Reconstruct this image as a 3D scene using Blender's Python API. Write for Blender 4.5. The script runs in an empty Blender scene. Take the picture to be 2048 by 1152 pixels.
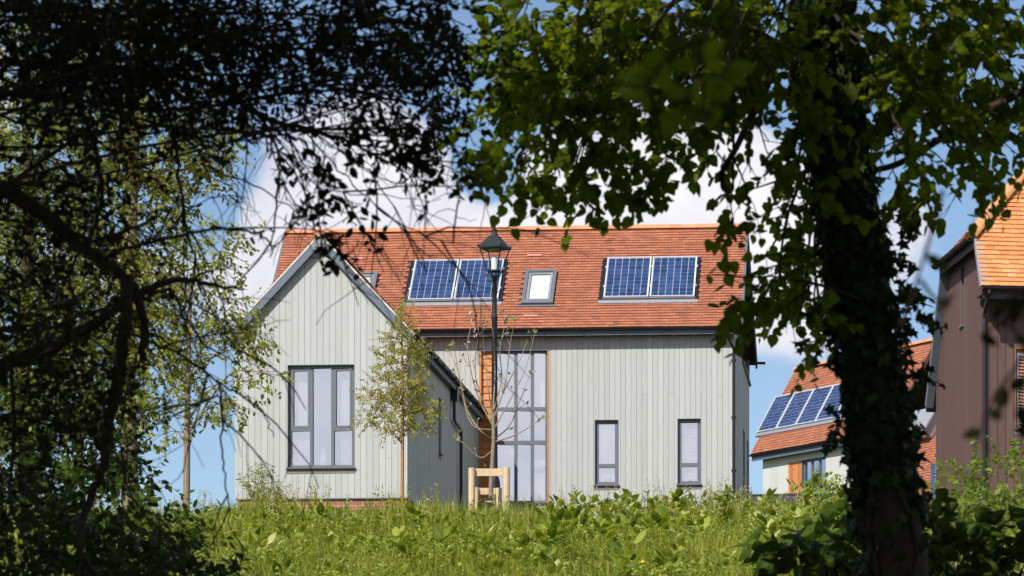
import bpy, math, random
import numpy as np
from mathutils import Vector

random.seed(7)
rng = np.random.default_rng(11)
scene = bpy.context.scene
col = scene.collection
R = math.radians

# ------------------------------------------------------------------ camera numbers
F, PX, PY = 6600.0, 1330.0, 1740.0          # focal length and principal point in photo pixels (2048 wide)
SUN_AZ, SUN_EL = 32.0, 43.0                 # sun behind the camera, to the left


def at(px, py, Y):
    return np.array([(px - PX) * Y / F, Y, (PY - py) * Y / F])


def pxm(Y):
    return F / Y                            # photo pixels per metre at depth Y


def ray_plane(px, py, O, n):
    d = np.array([(px - PX) / F, 1.0, (PY - py) / F])
    return d * (np.dot(O, n) / np.dot(d, n))


# ------------------------------------------------------------------ terrain
_gy = [-60, -20, 0, 12, 20, 30, 36, 42, 46, 50, 58, 64, 75, 85, 105, 130, 170, 260, 1500]
_gz = [-4.5, -2.6, -1.6, -.7, .5, 2.2, 3.05, 4.08, 4.70, 5.10, 5.95, 6.5, 7.85, 8.9, 11.2, 12.4, 12.6, 9.0, -20.]


def sstep(a, b, x):
    t = np.clip((x - a) / (b - a), 0, 1)
    return t * t * (3 - 2 * t)


def ground(X, Y):
    X = np.asarray(X, float); Y = np.asarray(Y, float)
    z = np.interp(Y, _gy, _gz)
    z = z - sstep(56, 85, Y) * sstep(-8.8, -14, X) * 3.5
    z = z + .06 * np.sin(X * 1.3 + Y * .7) + .05 * np.sin(X * .6 - Y * 1.1 + 2)
    return z


# ------------------------------------------------------------------ node helpers
def new_mat(name):
    m = bpy.data.materials.new(name); m.use_nodes = True
    nt = m.node_tree; nt.nodes.clear()
    return m, nt


def nd(nt, typ, **kw):
    n = nt.nodes.new(typ)
    for k, v in kw.items():
        if k.startswith('i_'):
            key = k[2:]
            key = int(key) if key.isdigit() else key.replace('_', ' ')
            n.inputs[key].default_value = v
        else:
            setattr(n, k, v)
    return n


def ramp(nt, fac, stops):
    r = nt.nodes.new('ShaderNodeValToRGB')
    e = r.color_ramp.elements
    while len(e) < len(stops):
        e.new(.5)
    for el, (p, c) in zip(e, stops):
        el.position = p; el.color = (*c, 1)
    nt.links.new(fac, r.inputs[0])
    return r.outputs[0]


def math_n(nt, op, a, b=None, clamp=False):
    n = nt.nodes.new('ShaderNodeMath'); n.operation = op; n.use_clamp = clamp
    for i, v in enumerate((a, b)):
        if v is None:
            continue
        if isinstance(v, (int, float)):
            n.inputs[i].default_value = v
        else:
            nt.links.new(v, n.inputs[i])
    return n.outputs[0]


def tint(nt):
    return nd(nt, 'ShaderNodeAttribute', attribute_name='tint').outputs['Fac']


def mat_surface(name, stops, rough=.6, noise=None, bump=0., bump_scale=30., metallic=0., spec=.4, stretch=(1, 1, 1), nmix=.35, coat=0.):
    """colour ramp driven by the per-face tint, broken up by a noise, with an optional bump"""
    m, nt = new_mat(name)
    out = nd(nt, 'ShaderNodeOutputMaterial')
    p = nd(nt, 'ShaderNodeBsdfPrincipled')
    p.inputs['Roughness'].default_value = rough
    p.inputs['Metallic'].default_value = metallic
    p.inputs['Specular IOR Level'].default_value = spec
    p.inputs['Coat Weight'].default_value = coat
    tc = nd(nt, 'ShaderNodeTexCoord')
    mp = nd(nt, 'ShaderNodeMapping'); mp.inputs['Scale'].default_value = stretch
    nt.links.new(tc.outputs['Object'], mp.inputs[0])
    fac = tint(nt)
    if noise:
        nz = nd(nt, 'ShaderNodeTexNoise', i_Scale=noise, i_Detail=6.)
        nt.links.new(mp.outputs[0], nz.inputs['Vector'])
        a = math_n(nt, 'SUBTRACT', nz.outputs['Fac'], .5)
        a = math_n(nt, 'MULTIPLY', a, nmix * 2)
        fac = math_n(nt, 'ADD', fac, a, True)
    c = ramp(nt, fac, stops)
    nt.links.new(c, p.inputs['Base Color'])
    if bump:
        nb = nd(nt, 'ShaderNodeTexNoise', i_Scale=bump_scale, i_Detail=5.)
        nt.links.new(mp.outputs[0], nb.inputs['Vector'])
        b = nd(nt, 'ShaderNodeBump', i_Strength=bump, i_Distance=.02)
        nt.links.new(nb.outputs['Fac'], b.inputs['Height'])
        nt.links.new(b.outputs[0], p.inputs['Normal'])
    nt.links.new(p.outputs[0], out.inputs[0])
    return m


def mat_leaf(name, stops, trans=.35, tstops=None, gloss=.12):
    m, nt = new_mat(name)
    out = nd(nt, 'ShaderNodeOutputMaterial')
    f = tint(nt)
    c = ramp(nt, f, stops)
    ct = ramp(nt, f, tstops or stops)
    d = nd(nt, 'ShaderNodeBsdfPrincipled')
    d.inputs['Roughness'].default_value = .45
    d.inputs['Specular IOR Level'].default_value = gloss * 2
    nt.links.new(c, d.inputs['Base Color'])
    t = nd(nt, 'ShaderNodeBsdfTranslucent'); nt.links.new(ct, t.inputs['Color'])
    mx = nd(nt, 'ShaderNodeMixShader'); mx.inputs[0].default_value = trans
    nt.links.new(d.outputs[0], mx.inputs[1]); nt.links.new(t.outputs[0], mx.inputs[2])
    nt.links.new(mx.outputs[0], out.inputs[0])
    return m


def lin(r, g, b):
    f = lambda v: (v / 255 / 12.92) if v / 255 < .04045 else ((v / 255 + .055) / 1.055) ** 2.4
    return (f(r), f(g), f(b))


M = {}
M['board'] = mat_surface('pale_grey_board', [(0, (.39, .405, .385)), (.5, (.44, .452, .435)), (1, (.485, .494, .476))], .65, 2.2, .12, 8, stretch=(9, 9, 1), nmix=.45)
M['board_back'] = mat_surface('grey_backing', [(0, (.20, .21, .20)), (1, (.24, .25, .24))], .8)
M['brown_board'] = mat_surface('brown_board', [(0, (.108, .061, .053)), (.5, (.126, .071, .061)), (1, (.146, .084, .072))], .6, 2.2, .12, 8, stretch=(9, 9, 1))
M['render'] = mat_surface('pale_render', [(0, (.50, .51, .48)), (1, (.56, .565, .535))], .8, 1.5, .1, 20)
TILE = [(0, (.225, .092, .060)), (.25, (.31, .114, .064)), (.55, (.365, .132, .070)), (.85, (.43, .160, .078)), (1, (.40, .18, .115))]
M['tile'] = mat_surface('clay_tile', TILE, .75, 2.2, .25, 60, nmix=.32)
M['ridge'] = mat_surface('ridge_tile', [(0, (.58, .235, .115)), (1, (.68, .30, .15))], .75, 6., .2, 40)
M['tile_orange'] = mat_surface('orange_tile', [(0, (.52, .19, .068)), (.4, (.62, .245, .088)), (.8, (.70, .30, .115)), (1, (.70, .34, .16))], .75, 3.0, .25, 60, nmix=.25)
M['ridge_orange'] = mat_surface('orange_ridge_tile', [(0, (.58, .25, .095)), (1, (.66, .31, .13))], .75, 6., .2, 40)
M['underlay'] = mat_surface('tile_bed', [(0, (.12, .05, .035)), (1, (.15, .06, .04))], .9)
M['mortar'] = mat_surface('pale_mortar', [(0, (.60, .55, .47)), (1, (.70, .66, .58))], .85, 8., .3, 50)
M['frame'] = mat_surface('grey_window_frame', [(0, (.125, .14, .165)), (1, (.15, .165, .19))], .4)
M['barge'] = mat_surface('blue_grey_bargeboard', [(0, (.105, .13, .175)), (1, (.14, .165, .21))], .5, 3., nmix=.25)
M['black'] = mat_surface('black_gutter', [(0, (.014, .015, .019)), (1, (.02, .021, .026))], .35)
M['lead'] = mat_surface('lead_flashing', [(0, (.20, .21, .23)), (1, (.29, .30, .33))], .55, 6., nmix=.4)
M['sill_strip'] = mat_surface('taupe_strip', [(0, (.19, .165, .155)), (1, (.23, .20, .185))], .7, 5.)
M['oak'] = mat_surface('orange_timber', [(0, (.36, .13, .035)), (.5, (.52, .20, .06)), (1, (.62, .27, .10))], .6, 5., .1, 20, stretch=(1, 1, 6))
M['oak_dark'] = mat_surface('brown_timber_trim', [(0, (.15, .06, .035)), (1, (.22, .09, .05))], .6, 5.)
M['pole_wood'] = mat_surface('pale_softwood', [(0, (.36, .25, .14)), (.35, (.52, .38, .22)), (.6, (.61, .46, .28)), (1, (.68, .54, .36))], .75, 6., .3, 30, stretch=(7, 7, .8), nmix=.7)
M['brick'] = None
M['white'] = mat_surface('white_paint', [(0, (.74, .74, .74)), (1, (.8, .8, .8))], .5)
M['curtain'] = mat_surface('white_net_curtain', [(0, (.70, .71, .72)), (1, (.88, .88, .87))], .9)
M['room'] = mat_surface('room_lining', [(0, (.26, .26, .27)), (1, (.32, .32, .32))], .9)
M['alu'] = mat_surface('bright_aluminium', [(0, (.68, .69, .71)), (1, (.76, .77, .79))], .35, metallic=.3)
M['pinkslip'] = mat_surface('pink_vent', [(0, (.56, .28, .24)), (1, (.60, .31, .27))], .7)
M['lamp_iron'] = mat_surface('black_cast_iron', [(0, (.010, .012, .017)), (1, (.015, .017, .023))], .5, spec=.35)
M['bluepaint'] = mat_surface('blue_paint', [(0, (.03, .09, .28)), (1, (.04, .11, .33))], .5)
M['darkwall'] = mat_surface('dark_grey_boards', [(0, (.045, .047, .055)), (1, (.06, .062, .07))], .7)
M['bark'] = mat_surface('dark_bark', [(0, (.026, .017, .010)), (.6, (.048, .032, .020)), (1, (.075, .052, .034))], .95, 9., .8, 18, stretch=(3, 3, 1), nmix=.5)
M['bark_grey'] = mat_surface('grey_bark', [(0, (.16, .12, .085)), (1, (.34, .27, .19))], .9, 9., .5, 18, stretch=(3, 3, 1), nmix=.5)
M['bark_birch'] = mat_surface('orange_birch_bark', [(0, (.28, .12, .045)), (.6, (.42, .19, .07)), (1, (.55, .36, .22))], .7, 9., .3, 12, stretch=(1, 1, 5), nmix=.5)
M['twig'] = mat_surface('twig_bark', [(0, (.030, .020, .014)), (1, (.055, .038, .027))], .9)
M['twig_pale'] = mat_surface('pale_twig_bark', [(0, (.26, .18, .11)), (1, (.36, .26, .16))], .9)
M['blossom'] = mat_surface('pink_blossom', [(0, (.72, .50, .48)), (1, (.80, .70, .66))], .8)
M['petal'] = mat_surface('orange_petal', [(0, (.75, .32, .02)), (1, (.8, .45, .03))], .7)
M['seed'] = mat_surface('seed_head', [(0, (.30, .20, .11)), (.5, (.38, .33, .14)), (1, (.46, .42, .22))], .9)

LIMEG = [(0, (.042, .062, .003)), (.5, (.085, .120, .005)), (1, (.155, .19, .008))]
LIMET = [(0, (.14, .20, .004)), (.5, (.28, .36, .006)), (1, (.46, .52, .012))]
M['leaf_lime'] = mat_leaf('lime_tree_leaf', LIMEG, .5, LIMET, gloss=.05)
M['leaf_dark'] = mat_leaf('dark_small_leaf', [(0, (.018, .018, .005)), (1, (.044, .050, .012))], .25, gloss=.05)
M['leaf_ivy'] = mat_leaf('ivy_leaf', [(0, (.012, .026, .008)), (.6, (.026, .050, .014)), (.95, (.05, .08, .02)), (1, (.12, .11, .02))], .2, gloss=.07)
M['leaf_spring'] = mat_leaf('fresh_spring_leaf', [(0, (.075, .095, .014)), (.5, (.19, .215, .03)), (1, (.38, .39, .075))], .42,
                            [(0, (.16, .19, .012)), (.5, (.34, .37, .025)), (1, (.56, .54, .06))])
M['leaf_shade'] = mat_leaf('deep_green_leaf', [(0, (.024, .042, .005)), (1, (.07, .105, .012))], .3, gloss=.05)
M['leaf_birch'] = mat_leaf('olive_birch_leaf', [(0, (.22, .22, .03)), (.5, (.38, .36, .055)), (1, (.54, .47, .11))], .42)
M['leaf_apple'] = mat_leaf('grey_green_young_leaf', [(0, (.17, .20, .075)), (1, (.34, .36, .16))], .35)
M['grass'] = mat_leaf('meadow_grass', [(0, (.10, .12, .014)), (.35, (.19, .21, .022)), (.7, (.31, .33, .04)), (.93, (.43, .42, .085)), (1, (.52, .42, .20))], .42,
                      [(0, (.18, .22, .012)), (.5, (.36, .39, .022)), (1, (.55, .52, .06))])
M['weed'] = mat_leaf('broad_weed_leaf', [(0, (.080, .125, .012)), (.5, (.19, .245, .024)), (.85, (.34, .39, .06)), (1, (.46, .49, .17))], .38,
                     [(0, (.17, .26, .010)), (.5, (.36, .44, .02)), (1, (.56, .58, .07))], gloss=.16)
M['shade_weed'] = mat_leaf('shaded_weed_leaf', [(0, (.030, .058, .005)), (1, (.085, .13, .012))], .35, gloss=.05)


def mat_glass(name, refl, tintc=(.95, .96, .97), edge=.4):
    m, nt = new_mat(name)
    out = nd(nt, 'ShaderNodeOutputMaterial')
    t = nd(nt, 'ShaderNodeBsdfTransparent'); t.inputs[0].default_value = (*tintc, 1)
    g = nd(nt, 'ShaderNodeBsdfGlossy'); g.inputs['Roughness'].default_value = .015
    g.inputs['Color'].default_value = (.88, .925, 1, 1)
    fr = nd(nt, 'ShaderNodeLayerWeight', i_Blend=.5)       # same from both sides, so daylight also gets in
    f = math_n(nt, 'ADD', math_n(nt, 'MULTIPLY', math_n(nt, 'POWER', fr.outputs['Facing'], 4.), edge), refl, True)
    tc = nd(nt, 'ShaderNodeTexCoord'); nz = nd(nt, 'ShaderNodeTexNoise', i_Scale=.9, i_Detail=2.)
    nt.links.new(tc.outputs['Object'], nz.inputs['Vector'])
    b = nd(nt, 'ShaderNodeBump', i_Strength=.06, i_Distance=.05); nt.links.new(nz.outputs['Fac'], b.inputs['Height'])
    nt.links.new(b.outputs[0], g.inputs['Normal'])
    mx = nd(nt, 'ShaderNodeMixShader'); nt.links.new(f, mx.inputs[0])
    nt.links.new(t.outputs[0], mx.inputs[1]); nt.links.new(g.outputs[0], mx.inputs[2])
    nt.links.new(mx.outputs[0], out.inputs[0])
    return m


M['glass'] = mat_glass('window_glass', .70)
M['glass_clear'] = mat_glass('lantern_glass', .04, edge=.2)


def mat_brick():
    m, nt = new_mat('red_brick')
    out = nd(nt, 'ShaderNodeOutputMaterial'); p = nd(nt, 'ShaderNodeBsdfPrincipled'); p.inputs['Roughness'].default_value = .85
    tc = nd(nt, 'ShaderNodeTexCoord')
    sep = nd(nt, 'ShaderNodeSeparateXYZ'); nt.links.new(tc.outputs['Object'], sep.inputs[0])
    xy = math_n(nt, 'ADD', sep.outputs[0], sep.outputs[1])
    cmb = nd(nt, 'ShaderNodeCombineXYZ'); nt.links.new(xy, cmb.inputs[0]); nt.links.new(sep.outputs[2], cmb.inputs[1])
    br = nd(nt, 'ShaderNodeTexBrick')
    br.inputs['Scale'].default_value = 1.; br.inputs['Brick Width'].default_value = .225; br.inputs['Row Height'].default_value = .075
    br.inputs['Mortar Size'].default_value = .006
    br.inputs['Color1'].default_value = (.30, .10, .05, 1); br.inputs['Color2'].default_value = (.42, .16, .085, 1)
    br.inputs['Mortar'].default_value = (.45, .38, .31, 1)
    nt.links.new(cmb.outputs[0], br.inputs[0])
    nt.links.new(br.outputs[0], p.inputs['Base Color'])
    b = nd(nt, 'ShaderNodeBump', i_Strength=.5, i_Distance=.01, invert=True); nt.links.new(br.outputs[1], b.inputs['Height'])
    nt.links.new(b.outputs[0], p.inputs['Normal'])
    nt.links.new(p.outputs[0], out.inputs[0])
    return m


M['brick'] = mat_brick()


def mat_solar():
    """polycrystalline cells: the cell grid is modelled, the blotchy crystal colour is procedural"""
    m, nt = new_mat('blue_solar_cell')
    out = nd(nt, 'ShaderNodeOutputMaterial'); p = nd(nt, 'ShaderNodeBsdfPrincipled')
    p.inputs['Roughness'].default_value = .22; p.inputs['Coat Weight'].default_value = .15; p.inputs['Coat Roughness'].default_value = .05
    tc = nd(nt, 'ShaderNodeTexCoord')
    vo = nd(nt, 'ShaderNodeTexVoronoi', i_Scale=38.); nt.links.new(tc.outputs['Object'], vo.inputs['Vector'])
    sp = nd(nt, 'ShaderNodeSeparateColor'); nt.links.new(vo.outputs['Color'], sp.inputs[0])
    f = math_n(nt, 'MULTIPLY', sp.outputs[0], .45)
    f = math_n(nt, 'ADD', f, math_n(nt, 'MULTIPLY', tint(nt), .6), True)
    c = ramp(nt, f, [(0, (.010, .024, .075)), (.5, (.020, .046, .135)), (1, (.038, .078, .20))])
    nt.links.new(c, p.inputs['Base Color']); nt.links.new(p.outputs[0], out.inputs[0])
    return m


M['cell'] = mat_solar()


def mat_ground():
    m, nt = new_mat('meadow_soil')
    out = nd(nt, 'ShaderNodeOutputMaterial'); p = nd(nt, 'ShaderNodeBsdfPrincipled'); p.inputs['Roughness'].default_value = .95
    tc = nd(nt, 'ShaderNodeTexCoord')
    nz = nd(nt, 'ShaderNodeTexNoise', i_Scale=1.7, i_Detail=8.); nt.links.new(tc.outputs['Object'], nz.inputs['Vector'])
    c = ramp(nt, nz.outputs['Fac'], [(.3, (.030, .040, .012)), (.55, (.045, .065, .016)), (.75, (.06, .06, .025))])
    nt.links.new(c, p.inputs['Base Color']); nt.links.new(p.outputs[0], out.inputs[0])
    return m


M['ground'] = mat_ground()


# ------------------------------------------------------------------ mesh builder
class MB:
    def __init__(self):
        self.v = []; self.n = 0; self.f = []; self.t = []

    def add(self, verts, faces, tints=None):
        verts = np.asarray(verts, float).reshape(-1, 3)
        self.v.append(verts)
        if isinstance(faces, np.ndarray):
            k = faces.shape[1]
            self.f.append((k, faces + self.n))
            self.t.append(np.full(len(faces), .5) if tints is None else np.broadcast_to(np.asarray(tints, float), (len(faces),)))
        else:
            byk = {}
            for i, fc in enumerate(faces):
                byk.setdefault(len(fc), []).append((i, fc))
            for k, lst in byk.items():
                a = np.array([q[1] for q in lst]) + self.n
                self.f.append((k, a))
                if tints is None:
                    self.t.append(np.full(len(a), .5))
                elif np.ndim(tints) == 0:
                    self.t.append(np.full(len(a), float(tints)))
                else:
                    self.t.append(np.array([tints[q[0]] for q in lst], float))
        self.n += len(verts)
        return self

    def quadbox(self, c8, t=None):
        """eight corners: 0-3 one face ring, 4-7 the opposite ring"""
        self.add(c8, np.array([[0, 3, 2, 1], [4, 5, 6, 7], [0, 1, 5, 4], [1, 2, 6, 5], [2, 3, 7, 6], [3, 0, 4, 7]]), random.random() if t is None else t)

    def build(self, name, mat, parent=None, smooth=False):
        me = bpy.data.meshes.new(name)
        V = np.concatenate(self.v) if self.v else np.zeros((0, 3))
        if parent is not None:
            V = V - np.array(world_loc(parent))
        me.vertices.add(len(V)); me.vertices.foreach_set('co', V.ravel().astype(np.float32))
        li = np.concatenate([a.ravel() for k, a in self.f]).astype(np.int32)
        tot = np.concatenate([np.full(len(a), k) for k, a in self.f]).astype(np.int32)
        st = np.concatenate([[0], np.cumsum(tot)[:-1]]).astype(np.int32)
        me.loops.add(len(li)); me.loops.foreach_set('vertex_index', li)
        me.polygons.add(len(tot)); me.polygons.foreach_set('loop_start', st)
        me.update(calc_edges=True)
        me.validate()
        at_ = me.attributes.new('tint', 'FLOAT', 'FACE')
        tt = np.concatenate(self.t).astype(np.float32)
        if len(tt) == len(me.polygons):
            at_.data.foreach_set('value', tt)
        me.polygons.foreach_set('use_smooth', np.full(len(me.polygons), bool(smooth)))
        me.materials.append(mat)
        o = bpy.data.objects.new(name, me); col.objects.link(o)
        if parent is not None:
            o.parent = parent
        return o


LOC = {}


def world_loc(o):
    p = Vector((0, 0, 0))
    while o is not None:
        p = p + o.location
        o = o.parent
    return p


def tag(o, label=None, cat=None, group=None, kind=None):
    if label: o['label'] = label
    if cat: o['category'] = cat
    if group: o['group'] = group
    if kind: o['kind'] = kind
    return o


def thing(name, loc, label, cat, group=None):
    o = bpy.data.objects.new(name, None); col.objects.link(o)
    o.location = Vector([float(q) for q in loc]); o.empty_display_size = .3
    return tag(o, label, cat, group)


class Frame:
    """local axes of a building: a along the front (to the right), b away from the camera, z up"""
    def __init__(s, O, yaw):
        s.O = np.array(O, float); c, q = math.cos(R(yaw)), math.sin(R(yaw))
        s.u = np.array([c, -q, 0]); s.v = np.array([q, c, 0]); s.w = np.array([0, 0, 1.])

    def p(s, a, b, z):
        q = s.O + a * s.u + b * s.v
        return np.array([q[0], q[1], z])

    def a_at(s, px, b):
        k = (px - PX) / F; O = s.O + b * s.v
        return (k * O[1] - O[0]) / (s.u[0] - k * s.u[1])

    def z_at(s, py, a, b):
        return (PY - py) * s.p(a, b, 0)[1] / F

    def az(s, px, py, b):
        a = s.a_at(px, b); return a, s.z_at(py, a, b)

    def bz(s, px, py, a):
        """point on the plane a = const seen at this pixel -> (b, z)"""
        q = ray_plane(px, py, s.p(a, 0, 0), s.u)
        return float(np.dot(q - s.O, s.v)), q[2]

    def box(s, mb, a0, a1, b0, b1, z0, z1, t=None):
        mb.quadbox([s.p(a0, b0, z0), s.p(a1, b0, z0), s.p(a1, b1, z0), s.p(a0, b1, z0),
                    s.p(a0, b0, z1), s.p(a1, b0, z1), s.p(a1, b1, z1), s.p(a0, b1, z1)], t)


def clad(mb, P0, e, n, x0, x1, ztop, zbot, holes=(), bw=.122, gap=.0055, d0=0., d1=.02, breaks=(), jit=.0015, tints=True):
    """vertical boards on the plane through P0 spanned by e (horizontal) and z; n points outwards"""
    P0 = np.array(P0, float)
    edges = [x0]
    x = x0
    while x < x1 - bw * .4:
        x = x + bw; edges.append(min(x, x1))
    if len(edges) == 1: edges.append(x1)
    edges[-1] = x1
    for i in range(len(edges) - 1):
        l, r = edges[i] + gap / 2, edges[i + 1] - gap / 2
        cuts = sorted({l, r} | {c for c in breaks if l < c < r} | {c for h in holes for c in h[:2] if l < c < r})
        t = float(np.clip(rng.normal(.5, .15), 0, 1)) if tints else .5
        dd = d1 + rng.uniform(-jit, jit)
        for l2, r2 in zip(cuts[:-1], cuts[1:]):
            m = (l2 + r2) / 2
            zb = zbot
            spans = sorted((h[2], h[3]) for h in holes if h[0] < m < h[1])
            segs = []
            for h0, h1 in spans:
                if h0 > zb: segs.append((zb, h0))
                zb = max(zb, h1)
            segs.append((zb, None))
            if tints and bw < .2 and len(segs) == 1 and rng.uniform() < .3:        # a butt joint part-way up the board
                zj = zbot + rng.uniform(.5, 3.2)
                if zj < min(ztop(l2), ztop(r2)) - .3: segs = [(zbot, zj), (zj + .003, None)]
            for z0, z1 in segs:
                t = float(np.clip(t + rng.normal(0, .07), 0, 1)) if tints else .5
                zl, zr = (ztop(l2), ztop(r2)) if z1 is None else (z1, z1)
                if max(zl, zr) <= z0 + .002: continue
                zl = max(zl, z0 + .001); zr = max(zr, z0 + .001)
                c = []
                for d in (d0, dd):
                    for xx, zz in ((l2, z0), (r2, z0), (r2, zr), (l2, zl)):
                        q = P0 + e * xx + n * d; c.append([q[0], q[1], zz])
                mb.quadbox(c, t)


def tiles(mb, E, e1, e2, n, W, L, tw=.165, g=.10, holes=(), tspread=.17, keep=None, jit=.006):
    """rows of plain tiles on a slope: E lower left corner, e1 along the eave, e2 up the slope"""
    nr = int(round(L / g)); nc = int(round(W / tw)); tw = W / nc; g = L / nr
    rows = []
    V = []; Fc = []; T = []
    for r in range(nr):
        off = .5 * tw if r % 2 else 0
        wob = rng.normal(0, jit * .5)
        for c in range(-1 if off else 0, nc):
            s0 = c * tw + off; s1 = s0 + tw - .004
            s0 = max(s0, 0); s1 = min(s1, W)
            if s1 - s0 < .02: continue
            t0 = r * g; tm = t0 + g * .5; sm = (s0 + s1) / 2
            if any(h[0] < sm < h[1] and h[2] < tm < h[3] for h in holes): continue
            if keep and not keep(sm, tm): continue
            h0 = .033 + rng.normal(0, .0012); h1 = .010
            ta = t0 + rng.normal(0, jit * .3) + wob * .3 + .006 * math.sin(sm * 1.7 + r * .8); tb = t0 + g * 1.25
            if r == nr - 1: tb = t0 + g
            lift = rng.normal(0, .0012)
            b = len(V)
            for (s, t, h) in ((s0, ta, h0 - .016), (s1, ta, h0 - .016 + lift), (s1, ta, h0 + lift), (s0, ta, h0), (s1, tb, h1), (s0, tb, h1)):
                V.append(E + e1 * s + e2 * t + n * h)
            Fc += [[b, b + 1, b + 2, b + 3]]; Fc += [[b + 3, b + 2, b + 4, b + 5]]
            tt = float(np.clip(rng.normal(.5, tspread), 0, 1)); T += [tt, tt]
    mb.add(V, np.array(Fc), np.array(T))


def tube(mb, pts, rad, n=6, t=.5, cap=True):
    pts = np.asarray(pts, float); m = len(pts)
    rad = np.broadcast_to(np.asarray(rad, float), (m,))
    tan = np.gradient(pts, axis=0); tan /= np.linalg.norm(tan, axis=1, keepdims=True) + 1e-9
    ref = np.array([0, 0, 1.]) if abs(tan[0][2]) < .8 else np.array([1., 0, 0])
    V = []
    x = np.cross(tan[0], ref); x /= np.linalg.norm(x)
    ang = np.arange(n) * 2 * math.pi / n
    for i in range(m):
        x = x - tan[i] * np.dot(x, tan[i]); x /= np.linalg.norm(x) + 1e-9
        y = np.cross(tan[i], x)
        V.append(pts[i] + rad[i] * (np.cos(ang)[:, None] * x + np.sin(ang)[:, None] * y))
    V = np.concatenate(V)
    fs = []
    for i in range(m - 1):
        for j in range(n):
            a = i * n + j; b = i * n + (j + 1) % n
            fs.append([a, b, b + n, a + n])
    mb.add(V, np.array(fs), t)
    if cap:
        mb.add(V[-n:], [list(range(n))], t); mb.add(V[:n], [list(range(n))[::-1]], t)


def smooth_path(pts, k=6):
    """Catmull-Rom through the points"""
    P = [np.array(p, float) for p in pts]; P = [2 * P[0] - P[1]] + P + [2 * P[-1] - P[-2]]
    out = []
    for i in range(1, len(P) - 2):
        for j in range(k):
            t = j / k
            out.append(.5 * ((2 * P[i]) + (-P[i - 1] + P[i + 1]) * t + (2 * P[i - 1] - 5 * P[i] + 4 * P[i + 1] - P[i + 2]) * t * t + (-P[i - 1] + 3 * P[i] - 3 * P[i + 1] + P[i + 2]) * t ** 3))
    out.append(P[-2])
    return np.array(out)


def lathe(mb, c, prof, n=20, t=.5):
    V = []; fs = []
    for (r, z) in prof:
        for j in range(n):
            a = 2 * math.pi * j / n; V.append([c[0] + r * math.cos(a), c[1] + r * math.sin(a), c[2] + z])
    for i in range(len(prof) - 1):
        for j in range(n):
            a = i * n + j; b = i * n + (j + 1) % n
            fs.append([a, b, b + n, a + n])
    mb.add(V, np.array(fs), t)
    mb.add(V[:n], [list(range(n))[::-1]], t); mb.add(V[-n:], [list(range(n))], t)


# ------------------------------------------------------------------ leaves
LEAF = {
    'heart': (np.array([[0, 0, 0], [.30, -.03, -.06], [.50, .27, -.11], [.38, .62, -.10], [0, 1.08, -.10], [0, .5, .02], [-.38, .62, -.10], [-.50, .27, -.11], [-.30, -.03, -.06]]),
              [[0, 1, 2, 5], [5, 2, 3, 4], [0, 5, 7, 8], [5, 4, 6, 7]]),
    'oval': (np.array([[0, 0, 0], [.27, .30, -.06], [.24, .66, -.08], [0, 1., -.05], [-.24, .66, -.08], [-.27, .30, -.06]]),
             [[0, 1, 2, 3], [0, 3, 4, 5]]),
    'simple': (np.array([[0, 0, 0], [.28, .45, -.07], [0, 1., 0], [-.28, .45, -.07]]), [[0, 1, 2, 3]]),
    'narrow': (np.array([[0, 0, 0], [.12, .45, -.03], [0, 1., -.12], [-.12, .45, -.03]]), [[0, 1, 2, 3]]),
    'ivy': (np.array([[0, 0, 0], [.42, -.10, -.05], [.28, .28, 0], [.56, .46, -.08], [.2, .62, 0], [0, 1.05, -.06], [-.2, .62, 0], [-.56, .46, -.08], [-.28, .28, 0], [-.42, -.10, -.05]]),
            [[0, 1, 2, 5], [2, 3, 4, 5], [0, 5, 8, 9], [5, 6, 7, 8]]),
    'dock': (np.array([[0, 0, 0], [.13, .02, -.02], [.26, .3, -.05], [.22, .65, -.06], [0, 1., -.16], [0, .45, .03], [-.22, .65, -.06], [-.26, .3, -.05], [-.13, .02, -.02]]),
             [[0, 1, 2, 5], [5, 2, 3, 4], [0, 5, 7, 8], [5, 4, 6, 7]]),
}


def unit(v):
    return v / (np.linalg.norm(v, axis=-1, keepdims=True) + 1e-9)


def leaves(mb, P, D, N, S, kind='simple', tints=None):
    """P base points, D leaf axis, N upper-side normal, S length"""
    V0, Fs = LEAF[kind]
    D = unit(D); N = unit(N - D * np.sum(N * D, -1, keepdims=True)); W = np.cross(D, N)
    S = np.broadcast_to(S, (len(P),))
    V = P[:, None, :] + S[:, None, None] * (V0[None, :, 0:1] * W[:, None] + V0[None, :, 1:2] * D[:, None] + V0[None, :, 2:3] * N[:, None])
    nv = len(V0)
    base = (np.arange(len(P)) * nv)[:, None, None]
    Fa = (np.array(Fs)[None] + base).reshape(-1, len(Fs[0]))
    if tints is None: tints = rng.uniform(0, 1, len(P))
    mb.add(V.reshape(-1, 3), Fa, np.repeat(tints, len(Fs)))


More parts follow.
